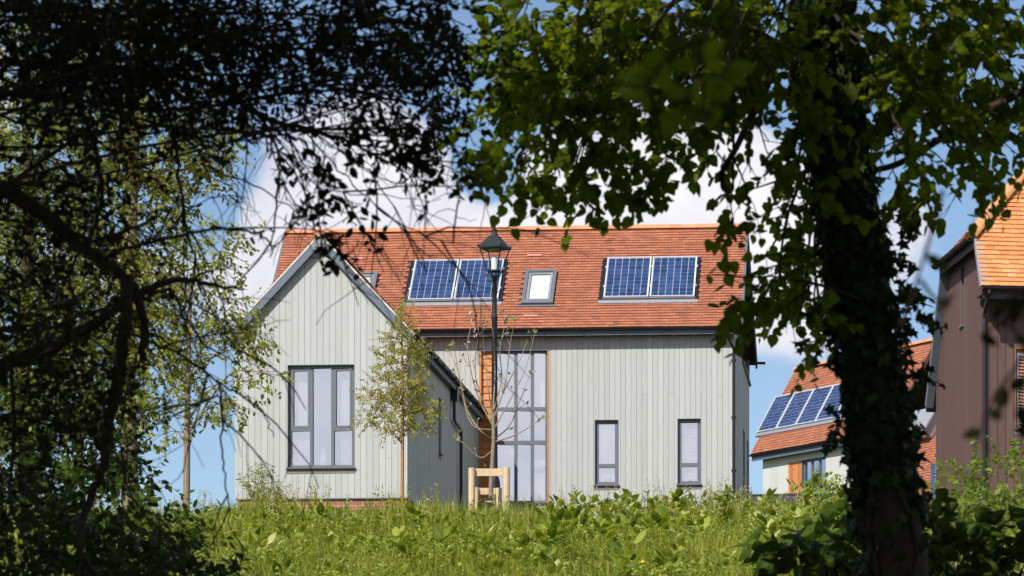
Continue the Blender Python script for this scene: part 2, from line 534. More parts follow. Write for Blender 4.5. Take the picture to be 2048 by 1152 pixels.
def sprigs(lm, tm, P, D, L, nl, size, kind='simple', droop=.25, twig_r=.004, spread=.9, tlo=0., thi=1., up=.6, hang=.35):
    """leafy twigs: P starts, D directions, L lengths; nl leaves along each"""
    P = np.asarray(P, float); D = unit(np.asarray(D, float)); n = len(P)
    L = np.broadcast_to(L, (n,)).astype(float)
    tt = np.linspace(.12, 1., nl)
    down = np.array([0, 0, -1.])
    pos = P[:, None] + D[:, None] * (L[:, None] * tt)[..., None] + down * (droop * L[:, None] * tt ** 2)[..., None]
    side = unit(np.cross(D, rng.normal(0, 1, (n, 3))))
    alt = np.where(np.arange(nl) % 2 == 0, 1., -1.)
    ld = D[:, None] * .55 + side[:, None] * (alt[None, :, None] * spread) + down * hang + rng.normal(0, .35, (n, nl, 3))
    nn = np.array([0, 0, up]) + rng.normal(0, .55, (n, nl, 3)) - np.array([0, .25, 0])
    base_t = rng.uniform(tlo, thi, (n, 1)) * .6 + rng.uniform(tlo, thi, (n, nl)) * .4
    leaves(lm, pos.reshape(-1, 3), ld.reshape(-1, 3), nn.reshape(-1, 3), (size * rng.uniform(.6, 1.2, (n, nl))).ravel(), kind, base_t.ravel())
    if tm is not None:
        ts = np.array([0, .5, 1.])
        C = P[:, None] + D[:, None] * (L[:, None] * ts)[..., None] + down * (droop * L[:, None] * ts ** 2)[..., None]
        x = unit(np.cross(D, np.array([.3, .5, .8]))); y = np.cross(D, x)
        ang = np.arange(3) * 2 * math.pi / 3
        rr = np.array([1., .75, .35]) * twig_r
        ring = np.cos(ang)[None, None, :, None] * x[:, None, None] + np.sin(ang)[None, None, :, None] * y[:, None, None]
        V = (C[:, :, None] + rr[None, :, None, None] * ring).reshape(-1, 3)
        f = []
        for i in range(2):
            for j in range(3):
                a = i * 3 + j; b = i * 3 + (j + 1) % 3; f.append([a, b, b + 3, a + 3])
        Fa = (np.array(f)[None] + (np.arange(n) * 9)[:, None, None]).reshape(-1, 4)
        tm.add(V, Fa, .5)


def in_ellipsoid(n, c, r, shell=.25):
    d = unit(rng.normal(0, 1, (n, 3))); q = rng.uniform(shell, 1, (n, 1)) ** (1 / 2.2)
    return np.asarray(c) + d * q * np.asarray(r), d


def grow(tm, p, d, L, r, lev, tips, bend=.35, kids=(3, 4), ratio=.6, grav=-.05, sides=5, rmin=.0015, ang=.8):
    """recursive branch of tapering tubes; collects twig tips"""
    n = 5 if lev else 4
    pts = [np.array(p, float)]; d = unit(np.array(d, float))
    for i in range(n):
        d = unit(d + rng.normal(0, bend / n ** .5, 3) * .6 + np.array([0, 0, grav]))
        pts.append(pts[-1] + d * L / n)
    pts = np.array(pts)
    tube(tm, pts, np.linspace(r, max(r * .45, rmin), n + 1), sides if lev > 1 else 4 if lev else 3, rng.uniform(.2, .8), cap=False)
    tips.append((pts[-1], d, L))
    if lev > 0:
        for k in range(rng.integers(kids[0], kids[1] + 1)):
            f = rng.uniform(.25, 1.); i = min(int(f * n), n - 1); q = pts[i] + (pts[i + 1] - pts[i]) * (f * n - i)
            dd = unit(pts[i + 1] - pts[i]); s = unit(np.cross(dd, rng.normal(0, 1, 3)))
            grow(tm, q, unit(dd * math.cos(ang) + s * math.sin(ang)), L * ratio * rng.uniform(.7, 1.2), max(r * .5, rmin), lev - 1, tips, bend, kids, ratio, grav, sides, rmin, ang)



# ================================================================== building helpers
def sbox(mb, E, e1, e2, n, s0, s1, t0, t1, h0, h1, t=None):
    P = lambda s, tt, h: E + e1 * s + e2 * tt + n * h
    mb.quadbox([P(s0, t0, h0), P(s1, t0, h0), P(s1, t1, h0), P(s0, t1, h0), P(s0, t0, h1), P(s1, t0, h1), P(s1, t1, h1), P(s0, t1, h1)], t)


def sring(mb, S, s0, s1, t0, t1, w, h0, h1, wb=None):
    wb = w if wb is None else wb
    sbox(mb, *S, s0, s1, t0, t0 + wb, h0, h1); sbox(mb, *S, s0, s1, t1 - w, t1, h0, h1)
    sbox(mb, *S, s0, s0 + w, t0 + wb, t1 - w, h0, h1); sbox(mb, *S, s1 - w, s1, t0 + wb, t1 - w, h0, h1)


def on_slope(S, px, py):
    q = ray_plane(px, py, S[0], S[3])
    return float(np.dot(q - S[0], S[1])), float(np.dot(q - S[0], S[2]))


def slope(E, e1, Rpt):
    """E eave corner, e1 unit along the eave, Rpt a point on the ridge"""
    d = Rpt - E; d = d - e1 * np.dot(d, e1); L = np.linalg.norm(d); e2 = d / L
    n = np.cross(e1, e2)
    if n[2] < 0: n = -n
    return (E, e1, e2, n), L


def solar_panel(root, S, s0, t0, w=1.0, h=1.62, label=None):
    mb = MB(); sbox(mb, *S, s0, s0 + w, t0, t0 + h, .07, .095, .9)
    p = mb.build('solar_panel', M['alu'], root)
    fr = MB(); sring(fr, S, s0, s0 + w, t0, t0 + h, .026, .095, .112)
    for tc_ in (.27, .76):                                # mounting clamps at the sides
        for sa in (s0 - .028, s0 + w + .001): sbox(fr, *S, sa, sa + .027, t0 + tc_ * h - .03, t0 + tc_ * h + .03, .06, .108)
    fr.build('frame', M['alu'], p)
    ce = MB(); iw = (w - .07) / 6; ih = (h - .07) / 10
    V = []; Fc = []; T = []
    for i in range(6):
        for j in range(10):
            a0 = s0 + .035 + i * iw + .0045; a1 = s0 + .035 + (i + 1) * iw - .0045
            c0 = t0 + .035 + j * ih + .0042; c1 = t0 + .035 + (j + 1) * ih - .0042
            b = len(V)
            for s, t in ((a0, c0), (a1, c0), (a1, c1), (a0, c1)):
                V.append(S[0] + S[1] * s + S[2] * t + S[3] * .099)
            Fc.append([b, b + 1, b + 2, b + 3]); T.append(rng.uniform(0, 1))
    ce.add(V, np.array(Fc), np.array(T)); ce.build('cell_grid', M['cell'], p)
    return p


def ridge_run(mb, A, B, seg=.305, r=.115, n=8, up=np.array([0, 0, 1.]), lift=.0):
    A = np.array(A); B = np.array(B); d = B - A; L = np.linalg.norm(d); d = d / L
    side = unit(np.cross(d, up)); upv = np.cross(side, d)
    k = max(1, int(round(L / seg))); st = L / k
    for i in range(k):
        rr0 = r * (1 + rng.normal(0, .015)); rr1 = rr0 * .965
        V = []
        for (x, rr) in ((i * st, rr0), (i * st + .02, rr0 * 1.02), (i * st + .05, rr0 * .99), ((i + 1) * st + .01, rr1)):
            for j in range(n + 1):
                a = math.pi * j / n
                V.append(A + d * x + side * (math.cos(a) * rr) + upv * (math.sin(a) * rr * .95 + lift))
        fs = []
        for q in range(3):
            for j in range(n):
                a = q * (n + 1) + j; fs.append([a, a + 1, a + n + 2, a + n + 1])
        mb.add(V, np.array(fs), rng.uniform(0, 1))
        mb.add(V[:n + 1], [list(range(n + 1))], .3)


class Window:
    """a framed window in the front plane of a building frame (outside is -b)"""
    def __init__(s, root, fr, a0, a1, z0, z1, b, name='window', depth=.055, fw=.055, mull=(), trans=(), sill=True, curtain=None, strip=True, mat='frame', liner=None, room=1.6, label=None, turn=0.):
        mb = MB(); bf = b + depth; f2 = bf + .06
        fr.box(mb, a0, a1, bf, f2, z0, z0 + fw, .5); fr.box(mb, a0, a1, bf, f2, z1 - fw, z1, .5)
        fr.box(mb, a0, a0 + fw, bf, f2, z0 + fw, z1 - fw, .4); fr.box(mb, a1 - fw, a1, bf, f2, z0 + fw, z1 - fw, .6)
        for m in mull:
            x, w, za, zb = m
            fr.box(mb, x - w / 2, x + w / 2, bf - .004, f2 - .003, max(za, z0 + fw), min(zb, z1 - fw), .5)
        for q in trans:
            zc, w, aa, ab = q
            fr.box(mb, max(aa, a0 + fw), min(ab, a1 - fw), bf - .008, f2 - .006, zc - w / 2, zc + w / 2, .6)
        if liner is None:
            g = .012
            fr.box(mb, a0 - g, a0 - .001, b - .028, f2, z0, z1 + g, .1); fr.box(mb, a1 + .001, a1 + g, b - .028, f2, z0, z1 + g, .1)
            fr.box(mb, a0 - .001, a1 + .001, b - .027, f2, z1 + .001, z1 + g, .1)
        s.o = mb.build(name, M[mat], root)
        if label: s.o['label'] = label
        pb = MB(); c = [fr.p(a0 + .02, bf + .03, z0 + .02), fr.p(a1 - .02, bf + .03, z0 + .02), fr.p(a1 - .02, bf + .03, z1 - .02), fr.p(a0 + .02, bf + .03, z1 - .02)]
        if turn:                                           # each light of glass turned in its frame to steer what it reflects
            xs_ = [a0 + .02] + [m[0] for m in mull] + [a1 - .02]
            for l, r in zip(xs_[:-1], xs_[1:]):
                dy = (r - l) * math.tan(R(turn)) / 2
                pb.add([fr.p(l, bf + .03 - dy, z0 + .02), fr.p(r, bf + .03 + dy, z0 + .02), fr.p(r, bf + .03 + dy, z1 - .02), fr.p(l, bf + .03 - dy, z1 - .02)], np.array([[0, 1, 2, 3]]))
        else:
            pb.add(c, np.array([[0, 1, 2, 3]]))
        pb.build('pane', M['glass'], s.o)
        if sill:
            sb = MB(); fr.box(sb, a0 - .035, a1 + .035, b - .075, bf, z0 - .028, z0 - .002, .5); sb.build('sill', M['frame'], s.o)
        if strip:
            sb = MB(); fr.box(sb, a0 - .03, a1 + .03, b - .026, b, z0 - .12, z0 - .029, .5); sb.build('apron', M['sill_strip'], s.o)
        if room:
            rb = MB(); A0, A1, B0, B1, Z0, Z1 = a0 - .25, a1 + .25, f2 + .02, f2 + room, z0 - .1, z1 + .15
            V = [fr.p(A0, B0, Z0), fr.p(A1, B0, Z0), fr.p(A1, B1, Z0), fr.p(A0, B1, Z0), fr.p(A0, B0, Z1), fr.p(A1, B0, Z1), fr.p(A1, B1, Z1), fr.p(A0, B1, Z1)]
            rb.add(V, np.array([[0, 1, 2, 3], [4, 7, 6, 5], [3, 2, 6, 7], [0, 3, 7, 4], [1, 5, 6, 2]])); rb.build('room', M['room'], s.o)
        s.fr, s.bf = fr, bf

    def drape(s, a0, a1, z0, z1, back=.16, fold=.05, amp=.022):
        """a hanging net curtain with folds"""
        n = int((a1 - a0) / fold) * 4 + 2; xs = np.linspace(a0, a1, n)
        V = []
        for z, k in ((z0, 1.), (z1, .6)):
            for i, x in enumerate(xs):
                V.append(s.fr.p(x, s.bf + back + amp * k * math.sin(i * math.pi / 2 + rng.normal(0, .5)), z))
        f = [[i, i + 1, n + i + 1, n + i] for i in range(n - 1)]
        mb = MB(); mb.add(V, np.array(f), rng.uniform(.2, 1, n - 1)); mb.build('curtain', M['curtain'], s.o)

    def blind(s, a0, a1, z0, z1, back=.10, pitch=.032):
        mb = MB(); k = int((z1 - z0) / pitch)
        for i in range(k):
            z = z0 + i * pitch
            c = [s.fr.p(a0, s.bf + back, z), s.fr.p(a1, s.bf + back, z), s.fr.p(a1, s.bf + back + .016, z + .019), s.fr.p(a0, s.bf + back + .016, z + .019)]
            mb.add(c, np.array([[0, 1, 2, 3]]), rng.uniform(.5, 1))
        mb.build('venetian_blind', M['white'], s.o)


def gutter_run(mb, A, B, r=.058):
    """open half-round gutter"""
    A = np.array(A); B = np.array(B); d = unit(B - A); s = unit(np.cross(d, np.array([0, 0, 1.])))
    V = []; n = 8
    for P in (A, B):
        for rr in (r, r - .006):
            for j in range(n + 1):
                a = math.pi + math.pi * j / n; V.append(P + s * math.cos(a) * rr + np.array([0, 0, math.sin(a) * rr]))
    k = n + 1; f = []
    for j in range(n):
        f.append([j, j + 1, 2 * k + j + 1, 2 * k + j]); f.append([k + j, 3 * k + j, 3 * k + j + 1, k + j + 1])
        f.append([j, k + j, k + j + 1, j + 1]); f.append([2 * k + j, 2 * k + j + 1, 3 * k + j + 1, 3 * k + j])
    f.append([0, 2 * k, 3 * k, k]); f.append([n, k + n, 3 * k + n, 2 * k + n])
    mb.add(V, np.array(f), .5)
    L = np.linalg.norm(B - A)
    for i in range(int(L / .9) + 1):
        P = A + d * min(i * .9 + .1, L - .02)
        tube(mb, [P + s * math.cos(math.pi + math.pi * j / 6) * (r + .006) + np.array([0, 0, math.sin(math.pi + math.pi * j / 6) * (r + .006)]) for j in range(7)], .009, 4)


# ================================================================== the main house
H = Frame(at(1467, 1000, 74.6), 4.0)
hroot = thing('timber_house', H.p(-5, 0, float(ground(*H.p(-5, 0, 0)[:2]))), 'pale grey board-clad house with orange clay tile roof, solar panels and a front gable wing', 'house')
BE, BR, BRE = -.30, 2.65, 7.9
aL = H.a_at(572, BR); aR = H.a_at(1494, BR)
zE = H.z_at(657, -4, BE); zR = H.z_at(459, -4, BR)
S1, L1 = slope(H.p(aL, BE, zE), H.u, H.p(aL, BR, zR)); W1 = aR - aL
pitch = (zR - zE) / (BR - BE)
print('main house: W', W1, 'pitch', math.degrees(math.atan(pitch)), 'zE', zE, 'zR', zR)
zG = 7.6                                                    # cladding bottom, below the grass
zRE = H.z_at(724, 0, BRE)
roof_z = lambda b: (zE + (b - BE) * pitch) if b < BR else (zR + (b - BR) * (zRE - zR) / (BRE - BR))

# arrays, rooflights and vents measured on the slope
arr1 = on_slope(S1, 815.5, 606.5); arr2 = on_slope(S1, 1206, 601.5)
holes = []
for (s, t) in (arr1, arr2):
    s0, s1, t0, t1 = s - .02, s + 2.11, t - .02, t + 1.64
    holes.append((s0 - .09, s1 + .07, t0 - .14, t1 + .04))
    mb = MB(); sbox(mb, *S1, s0 - .08, s1 + .06, t0 - .01, t1 + .04, .0, .05, .2); mb.build('panel_tray', M['black'], hroot)
sk = []
for (bx, by, tx, ty) in ((1043, 613, 1112, 546), (676, 618, 757, 550)):
    s0, t0 = on_slope(S1, bx, by); s1, t1 = on_slope(S1, tx, ty); sx0, _ = on_slope(S1, bx + 5, ty)
    if bx < 900: s0 = s1 - .78
    else: s1 = s0 + .72
    sk.append((s0, s1, t0, t1)); holes.append((s0 - .02, s1 + .02, t0 - .05, t1 + .02))
rb = MB(); tiles(rb, *S1, W1, L1, .165, L1 / 38, holes)
roof = rb.build('roof', M['tile'], hroot)
ub = MB(); sbox(ub, *S1, .0, W1, 0, L1, -.10, .006, .3)
# rear slope of the roof
S1b, L1b = slope(H.p(aL, BRE, zRE), H.u, H.p(aL, BR, zR)); sbox(ub, *S1b, 0, W1, 0, L1b, -.10, .006, .3)
ub.build('roof_deck', M['underlay'], hroot)
rb = MB(); tiles(rb, *S1b, W1, L1b, .33, .25); rb.build('rear_roof', M['tile'], hroot)
rb = MB(); ridge_run(rb, H.p(aL, BR, zR - .015), H.p(aR + .01, BR, zR - .015)); rb.build('ridge_tiles', M['ridge'], hroot)
for (s, t) in (arr1, arr2):
    fl = MB(); sbox(fl, *S1, s - .10, s + 2.17, t - .16, t - .032, .008, .04, .6)
    sbox(fl, *S1, s - .02, s + 2.11, t - .03, t - .005, .05, .085, .1)
    fl.build('flashing', M['lead'], hroot)
for (s, t) in (arr1, arr2):
    for k in range(2):
        solar_panel(hroot, S1, s + .012 + k * 1.055, t, 1.025, 1.62)
for (s0, s1, t0, t1) in sk:
    mb = MB(); sring(mb, S1, s0, s1, t0, t1, .075, -.02, .10, .14); sbox(mb, *S1, s0 - .10, s1 + .10, t0 - .06, t0 - .002, .02, .045, .9)
    o = mb.build('rooflight', M['frame'], hroot)
    mb = MB(); sring(mb, S1, s0 + .085, s1 - .085, t0 + .15, t1 - .085, .055, -.01, .075, .06); mb.build('sash', M['lead'], o)
    mb = MB(); sbox(mb, *S1, s0 + .10, s1 - .10, t0 + .16, t1 - .10, .02, .028); mb.build('roller_blind', M['white'], o)
    mb = MB(); P = lambda s, t: S1[0] + S1[1] * s + S1[2] * t + S1[3] * .052
    mb.add([P(s0 + .11, t0 + .17), P(s1 - .11, t0 + .17), P(s1 - .11, t1 - .11), P(s0 + .11, t1 - .11)], np.array([[0, 1, 2, 3]])); mb.build('pane', M['glass_clear'], o)
for (x, y) in ((713, 520), (1069, 514), (1062, 635)):
    s, t = on_slope(S1, x, y); mb = MB(); sbox(mb, *S1, s - .165, s + .165, t - .02, t + .035, .02, .052, .5)
    mb.build('roof_vent', M['pinkslip'], hroot)

# walls: boards on the front, with openings
zsoff = H.z_at(676, -4, 0)
op = {}
aw0, zw1 = H.az(959, 701, 0); aw1, zw0 = H.az(1097.5, 1005, 0); op['tall'] = (aw0, aw1, zw0, zw1)
a0, z1 = H.az(1190.5, 841, 0); a1, z0 = H.az(1236, 969.5, 0); op['n1'] = (a0, a1, z0, z1)
a0, z1 = H.az(1356, 838.5, 0); a1, z0 = H.az(1401, 968, 0); op['n2'] = (a0, a1, z0, z1)
hol = list(op.values())
wl = MB(); clad(wl, H.p(0, 0, 0), H.u, -H.v, aL + .1, -.10, lambda x: zsoff + .02, zG, hol)
wl.build('front_wall', M['board'], hroot)
bk = MB(); clad(bk, H.p(0, 0, 0), H.u, -H.v, aL + .1, -.002, lambda x: zsoff + .05, zG - 1, hol, bw=99, gap=0, d0=-.12, d1=-.001, jit=0, tints=False)
# right-hand end wall
end_holes = []
for (x0, x1, yt, yb) in ((1482, 1497, 588, 721), (1484.5, 1487.5, 858, 984), (1492.5, 1495, 880, 1004)):
    b0, _ = H.bz(x0, yb, 0); b1, _ = H.bz(x1, yb, 0); zb = H.z_at(yb, 0, b0); zt = H.z_at(yt, 0, b0)
    end_holes.append((b0, b1, zb, zt))
clad(bk, H.p(-.001, 0, 0), H.v, H.u, .12, BRE - .25, lambda b: roof_z(b) - .13, zG - 1, end_holes, bw=99, gap=0, d0=-.12, d1=-.001, breaks=(BR,), jit=0, tints=False)
bk.build('wall_core', M['board_back'], hroot)
we = MB(); clad(we, H.p(0, 0, 0), H.v, H.u, .0, BRE - .25, lambda b: roof_z(b) - .12, zG, end_holes, breaks=(BR,))
we.build('end_wall', M['board'], hroot)
cb = MB(); H.box(cb, -.098, .021, -.024, -.001, zG, zsoff + .02, .9); cb.build('corner_board', M['board'], hroot)
Hs = Frame(H.p(0, 0, 0), 4.0 - 90)                          # frame whose front is the end wall
for i, (b0, b1, zb, zt) in enumerate(end_holes):
    Window(hroot, Hs, b0, b1, zb, zt, 0, depth=.05, fw=.06, mull=[((b0 + b1) / 2, .06, zb, zt)] if i == 0 else (), sill=True, strip=False, room=.8, mat='oak_dark' if i == 0 else 'frame', label='tall brown framed window in the end wall' if i == 0 else None)

# gable verge boards on the right end, gutter, fascia, soffit, downpipe
for (S_, L_) in ((S1, L1), (S1b, L1b)):
    for x in (W1 - .02, -.03):
        vb = MB(); sbox(vb, *S_, x, x + .05, 0, L_, -.20, .02, .5); vb.build('vergeboard', M['barge'], hroot)
gb = MB(); gutter_run(gb, H.p(aL, BE - .045, zE + .0), H.p(aR - .12, BE - .045, zE + .0)); gb.build('gutter', M['black'], hroot); gb = MB(); gutter_run(gb, H.p(-1.5, BRE + .05, zRE), H.p(aR + .22, BRE + .05, zRE))
gb.build('gutter', M['black'], hroot)
zf = H.z_at(671, -4, BE)
fb = MB(); H.box(fb, aL, aR - .02, BE + .012, BE + .035, zf, zE - .03, .3); H.box(fb, aL + .1, aR - .04, BE + .035, -.001, zf + .03, zf + .045, .2)
fb.build('fascia', M['barge'], hroot)
for x in np.arange(-7.2, -.2, .487):
    sc = MB(); lathe(sc, H.p(x, -.17, zf + .003), [(.028, 0), (.03, .012), (.02, .03)], 8); sc.build('soffit_vent', M['pinkslip'], hroot)
dp = MB(); a_, zt_ = H.az(1452, 664, -.33)
xd = H.a_at(1467.5, -.07)
tube(dp, smooth_path([H.p(a_, BE - .045, zE - .04), H.p(a_, BE - .045, zE - .14), H.p((a_ + xd) / 2, -.2, zE - .32), H.p(xd, -.075, zE - .48), H.p(xd, -.075, zE - .65)], 4), .036, 10)
tube(dp, [H.p(xd, -.075, zE - .64), H.p(xd, -.075, zG)], .037, 10)
for z in (zE - .75, 10.2, 9.0): H.box(dp, xd - .055, xd + .055, -.06, -.022, z, z + .05, .5)
dp.build('downpipe', M['black'], hroot)

# tall stair window with the orange timber panel beside it
A0, A1, Z0, Z1 = op['tall']
ap = H.a_at(989, 0)
xm = [H.a_at(1032, .05), H.a_at(1065, .05)]
zt1, zt2 = H.z_at(818, -4.5, .05), H.z_at(885, -4.5, .05)
w = Window(hroot, H, ap, A1 - .03, Z0, Z1 - .02, 0, mull=[(x, .075, Z0, Z1) for x in xm], trans=[(zt1, .085, ap, A1), (zt2, .09, ap, A1)], sill=True, strip=False, liner=0, fw=.05, room=3., label='tall three-light stair window with two transoms', turn=8.5)
w.drape(xm[1] + .12, A1 - .1, zt1 + .05, zt1 + 1.18, .5, .16, .03)
w.drape(ap + .12, ap + .45, Z0 + .1, zt2 - .1, .35)
w.drape(xm[0] + .1, A1 - .1, Z0 + .05, zt2 - .25, 1.2, .22)
lm = MB()
for k in range(3): H.box(lm, xm[0] + .10 + .14 * k, xm[0] + .16 + .14 * k, .9, .93, zt1 + .15, zt1 + .95, .9)
H.box(lm, ap + .1, A1 - .1, .88, .94, zt1 + .08, zt1 + .16, .9)
lm.build('banister', M['white'], w.o)
tr = MB()
H.box(tr, A0 - .004, A0 + .045, -.032, .09, Z0, Z1, .6); H.box(tr, ap - .045, ap - .002, -.03, .09, Z0, Z1, .6); H.box(tr, A1 - .028, A1 + .006, -.032, .10, Z0, Z1, .6)
tr.build('timber_trim', M['oak'], hroot)
op_ = MB(); nb = 22; hb = (Z1 - .02 - Z0) / nb
for i in range(nb):
    z = Z0 + i * hb
    a, b = A0 + .046, ap - .046
    c = [H.p(a, .035, z), H.p(b, .035, z), H.p(b, .09, z), H.p(a, .09, z), H.p(a, .058, z + hb + .01), H.p(b, .058, z + hb + .01), H.p(b, .09, z + hb + .01), H.p(a, .09, z + hb + .01)]
    op_.quadbox(c, rng.uniform(.2, .9))
op_.build('timber_panel', M['oak'], hroot)
hd = MB(); H.box(hd, A0 - .02, A1 + .02, -.036, .08, Z1 - .018, Z1 + .018, .3); hd.build('window_head', M['frame'], hroot)

for key, yt in (('n1', 932), ('n2', 930)):
    a0, a1, z0, z1 = op[key]; zt = H.z_at(yt, a0, .05)
    w = Window(hroot, H, a0, a1, z0, z1, 0, trans=[(zt, .085, a0, a1)], fw=.075)
    w.blind(a0 + .03, a1 - .03, z0 + .03, z1 - .03)

# ------------------------------------------------------------------ gable wing
BW = -11.0
g0 = H.a_at(473, BW); g1 = H.a_at(812.5, BW); gc = (g0 + g1) / 2 + .0
zA = H.z_at(468, gc, BW - .15); ov = .16
aw_out = (g1 - g0) / 2 + ov
zWe = H.z_at(683, g0 - ov, BW - .15)                          # underside end of the bargeboard
wp = None
zEav = zWe + .13
wp = (zA - zEav) / aw_out
print('wing', g1 - g0, math.degrees(math.atan(wp)), zA, zEav)
wroof = lambda x: zA - abs(x - gc) * wp
zWb = H.z_at(996, gc, BW)
a0, z1 = H.az(576.5, 731.5, BW); a1, z0 = H.az(708, 934.5, BW); gw = (a0, a1, z0, z1)
wl = MB(); clad(wl, H.p(0, BW, 0), H.u, -H.v, g0, g1, lambda x: wroof(x) - .10, zWb, [gw], breaks=(gc,))
wl.build('gable_wall', M['board'], hroot)
sd = MB()
b0, zb = H.bz(875.5, 905, g1); b1, _ = H.bz(880, 905, g1); zt = H.z_at(795, g1, b0); slit = (b0 - BW, b1 - BW, zb, zt)
clad(sd, H.p(g1, BW, 0), H.v, H.u, 0.0, -BW - .03, lambda b: zEav + .02, zWb, [slit])
sd.build('side_wall', M['board'], hroot)
sd2 = MB(); clad(sd2, H.p(g0, BW, 0), H.v, -H.u, 0, -BW, lambda b: zEav + .02, zWb); sd2.build('far_side_wall', M['board'], hroot)
core = MB(); clad(core, H.p(0, BW, 0), H.u, -H.v, g0 + .005, g1 - .005, lambda x: wroof(x) - .12, zWb - .02, [gw], bw=99, gap=0, d0=-.12, d1=-.001, breaks=(gc,), jit=0, tints=False)
clad(core, H.p(g1 - .001, BW, 0), H.v, H.u, .125, -BW - .13, lambda b: zEav, zWb, [slit], bw=99, gap=0, d0=-.12, d1=-.001, jit=0, tints=False)
core.build('wing_wall_core', M['board_back'], hroot)
cb = MB(); H.box(cb, g1 - .03, g1 + .024, BW - .026, BW + .03, zWb, zEav - .05, .9); cb.build('corner_trim', M['board'], hroot); cb = MB(); H.box(cb, g0 - .024, g0 + .03, BW - .026, BW + .03, zWb, zEav - .05, .7)
cb.build('corner_trim', M['board'], hroot)
pl = MB(); H.box(pl, g0 + .02, g1 - .02 + .03, BW + .02, -.15, 5.6, zWb - .022, .5); pl.build('brick_plinth', M['brick'], hroot)
dc = MB(); H.box(dc, g0 - .01, g1 + .03, BW - .03, -.14, zWb - .021, zWb - .002, .3); dc.build('drip_flashing', M['lead'], hroot)
Hw = Frame(H.p(g1, BW, 0), 4.0 - 90)
Window(hroot, Hw, *slit, 0, fw=.05, strip=True, room=.8)

for sgn in (-1, 1):
    E_ = H.p(gc + sgn * aw_out, BW - .15 if sgn > 0 else .5, zEav)
    e1 = H.v if sgn > 0 else -H.v
    Sw, Lw = slope(E_, e1, H.p(gc, BW, zA)); Ww = -BW + .15 + .5
    mb = MB(); tiles(mb, *Sw, Ww, Lw, .165, .10); mb.build('wing_roof', M['tile'], hroot)
    mb = MB(); sbox(mb, *Sw, .012, Ww, 0, Lw, -.10, .006, .3); mb.build('wing_roof_deck', M['underlay'], hroot)
    # bargeboard, mortar line and verge on the front gable
    up = unit(H.p(gc, 0, zA) - H.p(gc + sgn * aw_out, 0, zEav)); nn = np.array([up[2] * sgn * H.u[0], up[2] * sgn * H.u[1], abs(np.dot(up, H.u))])
    Lb = np.hypot(aw_out, zA - zEav)
    e0 = H.p(gc + sgn * aw_out, BW, zEav)
    def bar(mb, t0, t1, h0, h1, bf, bb, t=.5):
        c = []
        for b in (bf, bb):
            for (tt, h) in ((t0, h0), (t1, h0), (t1, h1), (t0, h1)):
                q = e0 + up * tt + nn * h + H.v * b; c.append(q)
        mb.quadbox(c, t)
    mb = MB(); bar(mb, -.05, Lb - .02 - .0, -.150, -.02, -.158, -.13, .6); mb.build('bargeboard', M['barge'], hroot)
    mb = MB(); bar(mb, -.04, Lb - .004, -.0195, .012, -.165, -.02, .5)
    mb.build('verge_mortar', M['mortar'], hroot)
mb = MB(); ridge_run(mb, H.p(gc, BW - .17, zA - .02), H.p(gc, .6, zA - .02)); mb.build('wing_ridge_tiles', M['ridge'], hroot)
mb = MB()
zc = zA - .22
H.box(mb, gc - .12, gc + .12, BW - .172, BW - .159, zc - .03, zc + .10, .2); H.box(mb, gc - .05, gc + .05, BW - .18, BW - .165, zc + .02, zc + .17, .6)
H.box(mb, gc - .17, gc - .10, BW - .17, BW - .159, zc - .09, zc + .02, .3); H.box(mb, gc + .10, gc + .17, BW - .17, BW - .159, zc - .09, zc + .02, .3)
mb.build('apex_cap', M['lead'], hroot)
gb = MB(); gutter_run(gb, H.p(gc + aw_out + .045, BW - .1, zEav - .02), H.p(gc + aw_out + .045, -.05, zEav - .02)); gb.build('wing_gutter', M['black'], hroot)
fb = MB(); H.box(fb, gc + aw_out - .04, gc + aw_out - .015, BW - .12, -.03, zEav - .19, zEav - .05, .3); H.box(fb, g1 + .021, gc + aw_out - .04, BW - .12, -.03, zEav - .17, zEav - .15, .2)
H.box(fb, gc - aw_out + .015, gc - aw_out + .04, BW - .12, -.03, zEav - .19, zEav - .05, .3)
fb.build('wing_fascia', M['barge'], hroot)
dp = MB(); ba, za = H.bz(906, 800, g1 + .06); bb_ = ba + 1.1
H.box(dp, g1 + .03, g1 + .17, ba - .12, ba + .14, zEav - .40, zEav - .12, .4)
tube(dp, smooth_path([H.p(g1 + .09, ba, zEav - .38), H.p(g1 + .09, ba, zEav - .72), H.p(g1 + .09, ba + .1, zEav - .82), H.p(g1 + .09, bb_ - .1, zEav - .88), H.p(g1 + .09, bb_, zEav - .98), H.p(g1 + .09, bb_, zEav - 1.2)], 4), .036, 8)
tube(dp, [H.p(g1 + .09, bb_, zEav - 1.15), H.p(g1 + .09, bb_, 7.2)], .036, 8)
dp.build('wing_downpipe', M['black'], hroot)

a0, a1, z0, z1 = gw
m1, m2 = H.a_at(622.5, BW + .05), H.a_at(665, BW + .05); zt = H.z_at(859, gc, BW + .05)
w = Window(hroot, H, *gw, BW, mull=[(m1, .056, z0, z1), (m2, .056, z0, z1)], trans=[(zt, .06, a0, m1), (zt, .06, m2, a1)], fw=.052, label='large three-light window with net curtains in the front gable', turn=-4.)
sh = MB()
for (l, r) in ((a0 + .054, m1 - .03), (m2 + .03, a1 - .054)):
    for (zz0, zz1) in ((zt + .036, z1 - .062),):
        f0 = BW + .046
        for (q0, q1, q2, q3) in ((l, r, zz0, zz0 + .038), (l, r, zz1 - .038, zz1), (l, l + .038, zz0 + .038, zz1 - .038), (r - .038, r, zz0 + .038, zz1 - .038)):
            H.box(sh, q0, q1, f0, BW + .10, q2, q3, .9)
sh.build('casement', M['frame'], w.o)
w.drape(a0 + .06, m1 - .02, z0 + .04, z1 - .3, .14, .05); w.drape(m2 + .14, a1 - .05, z0 + .04, z1 - .18, .14, .05)
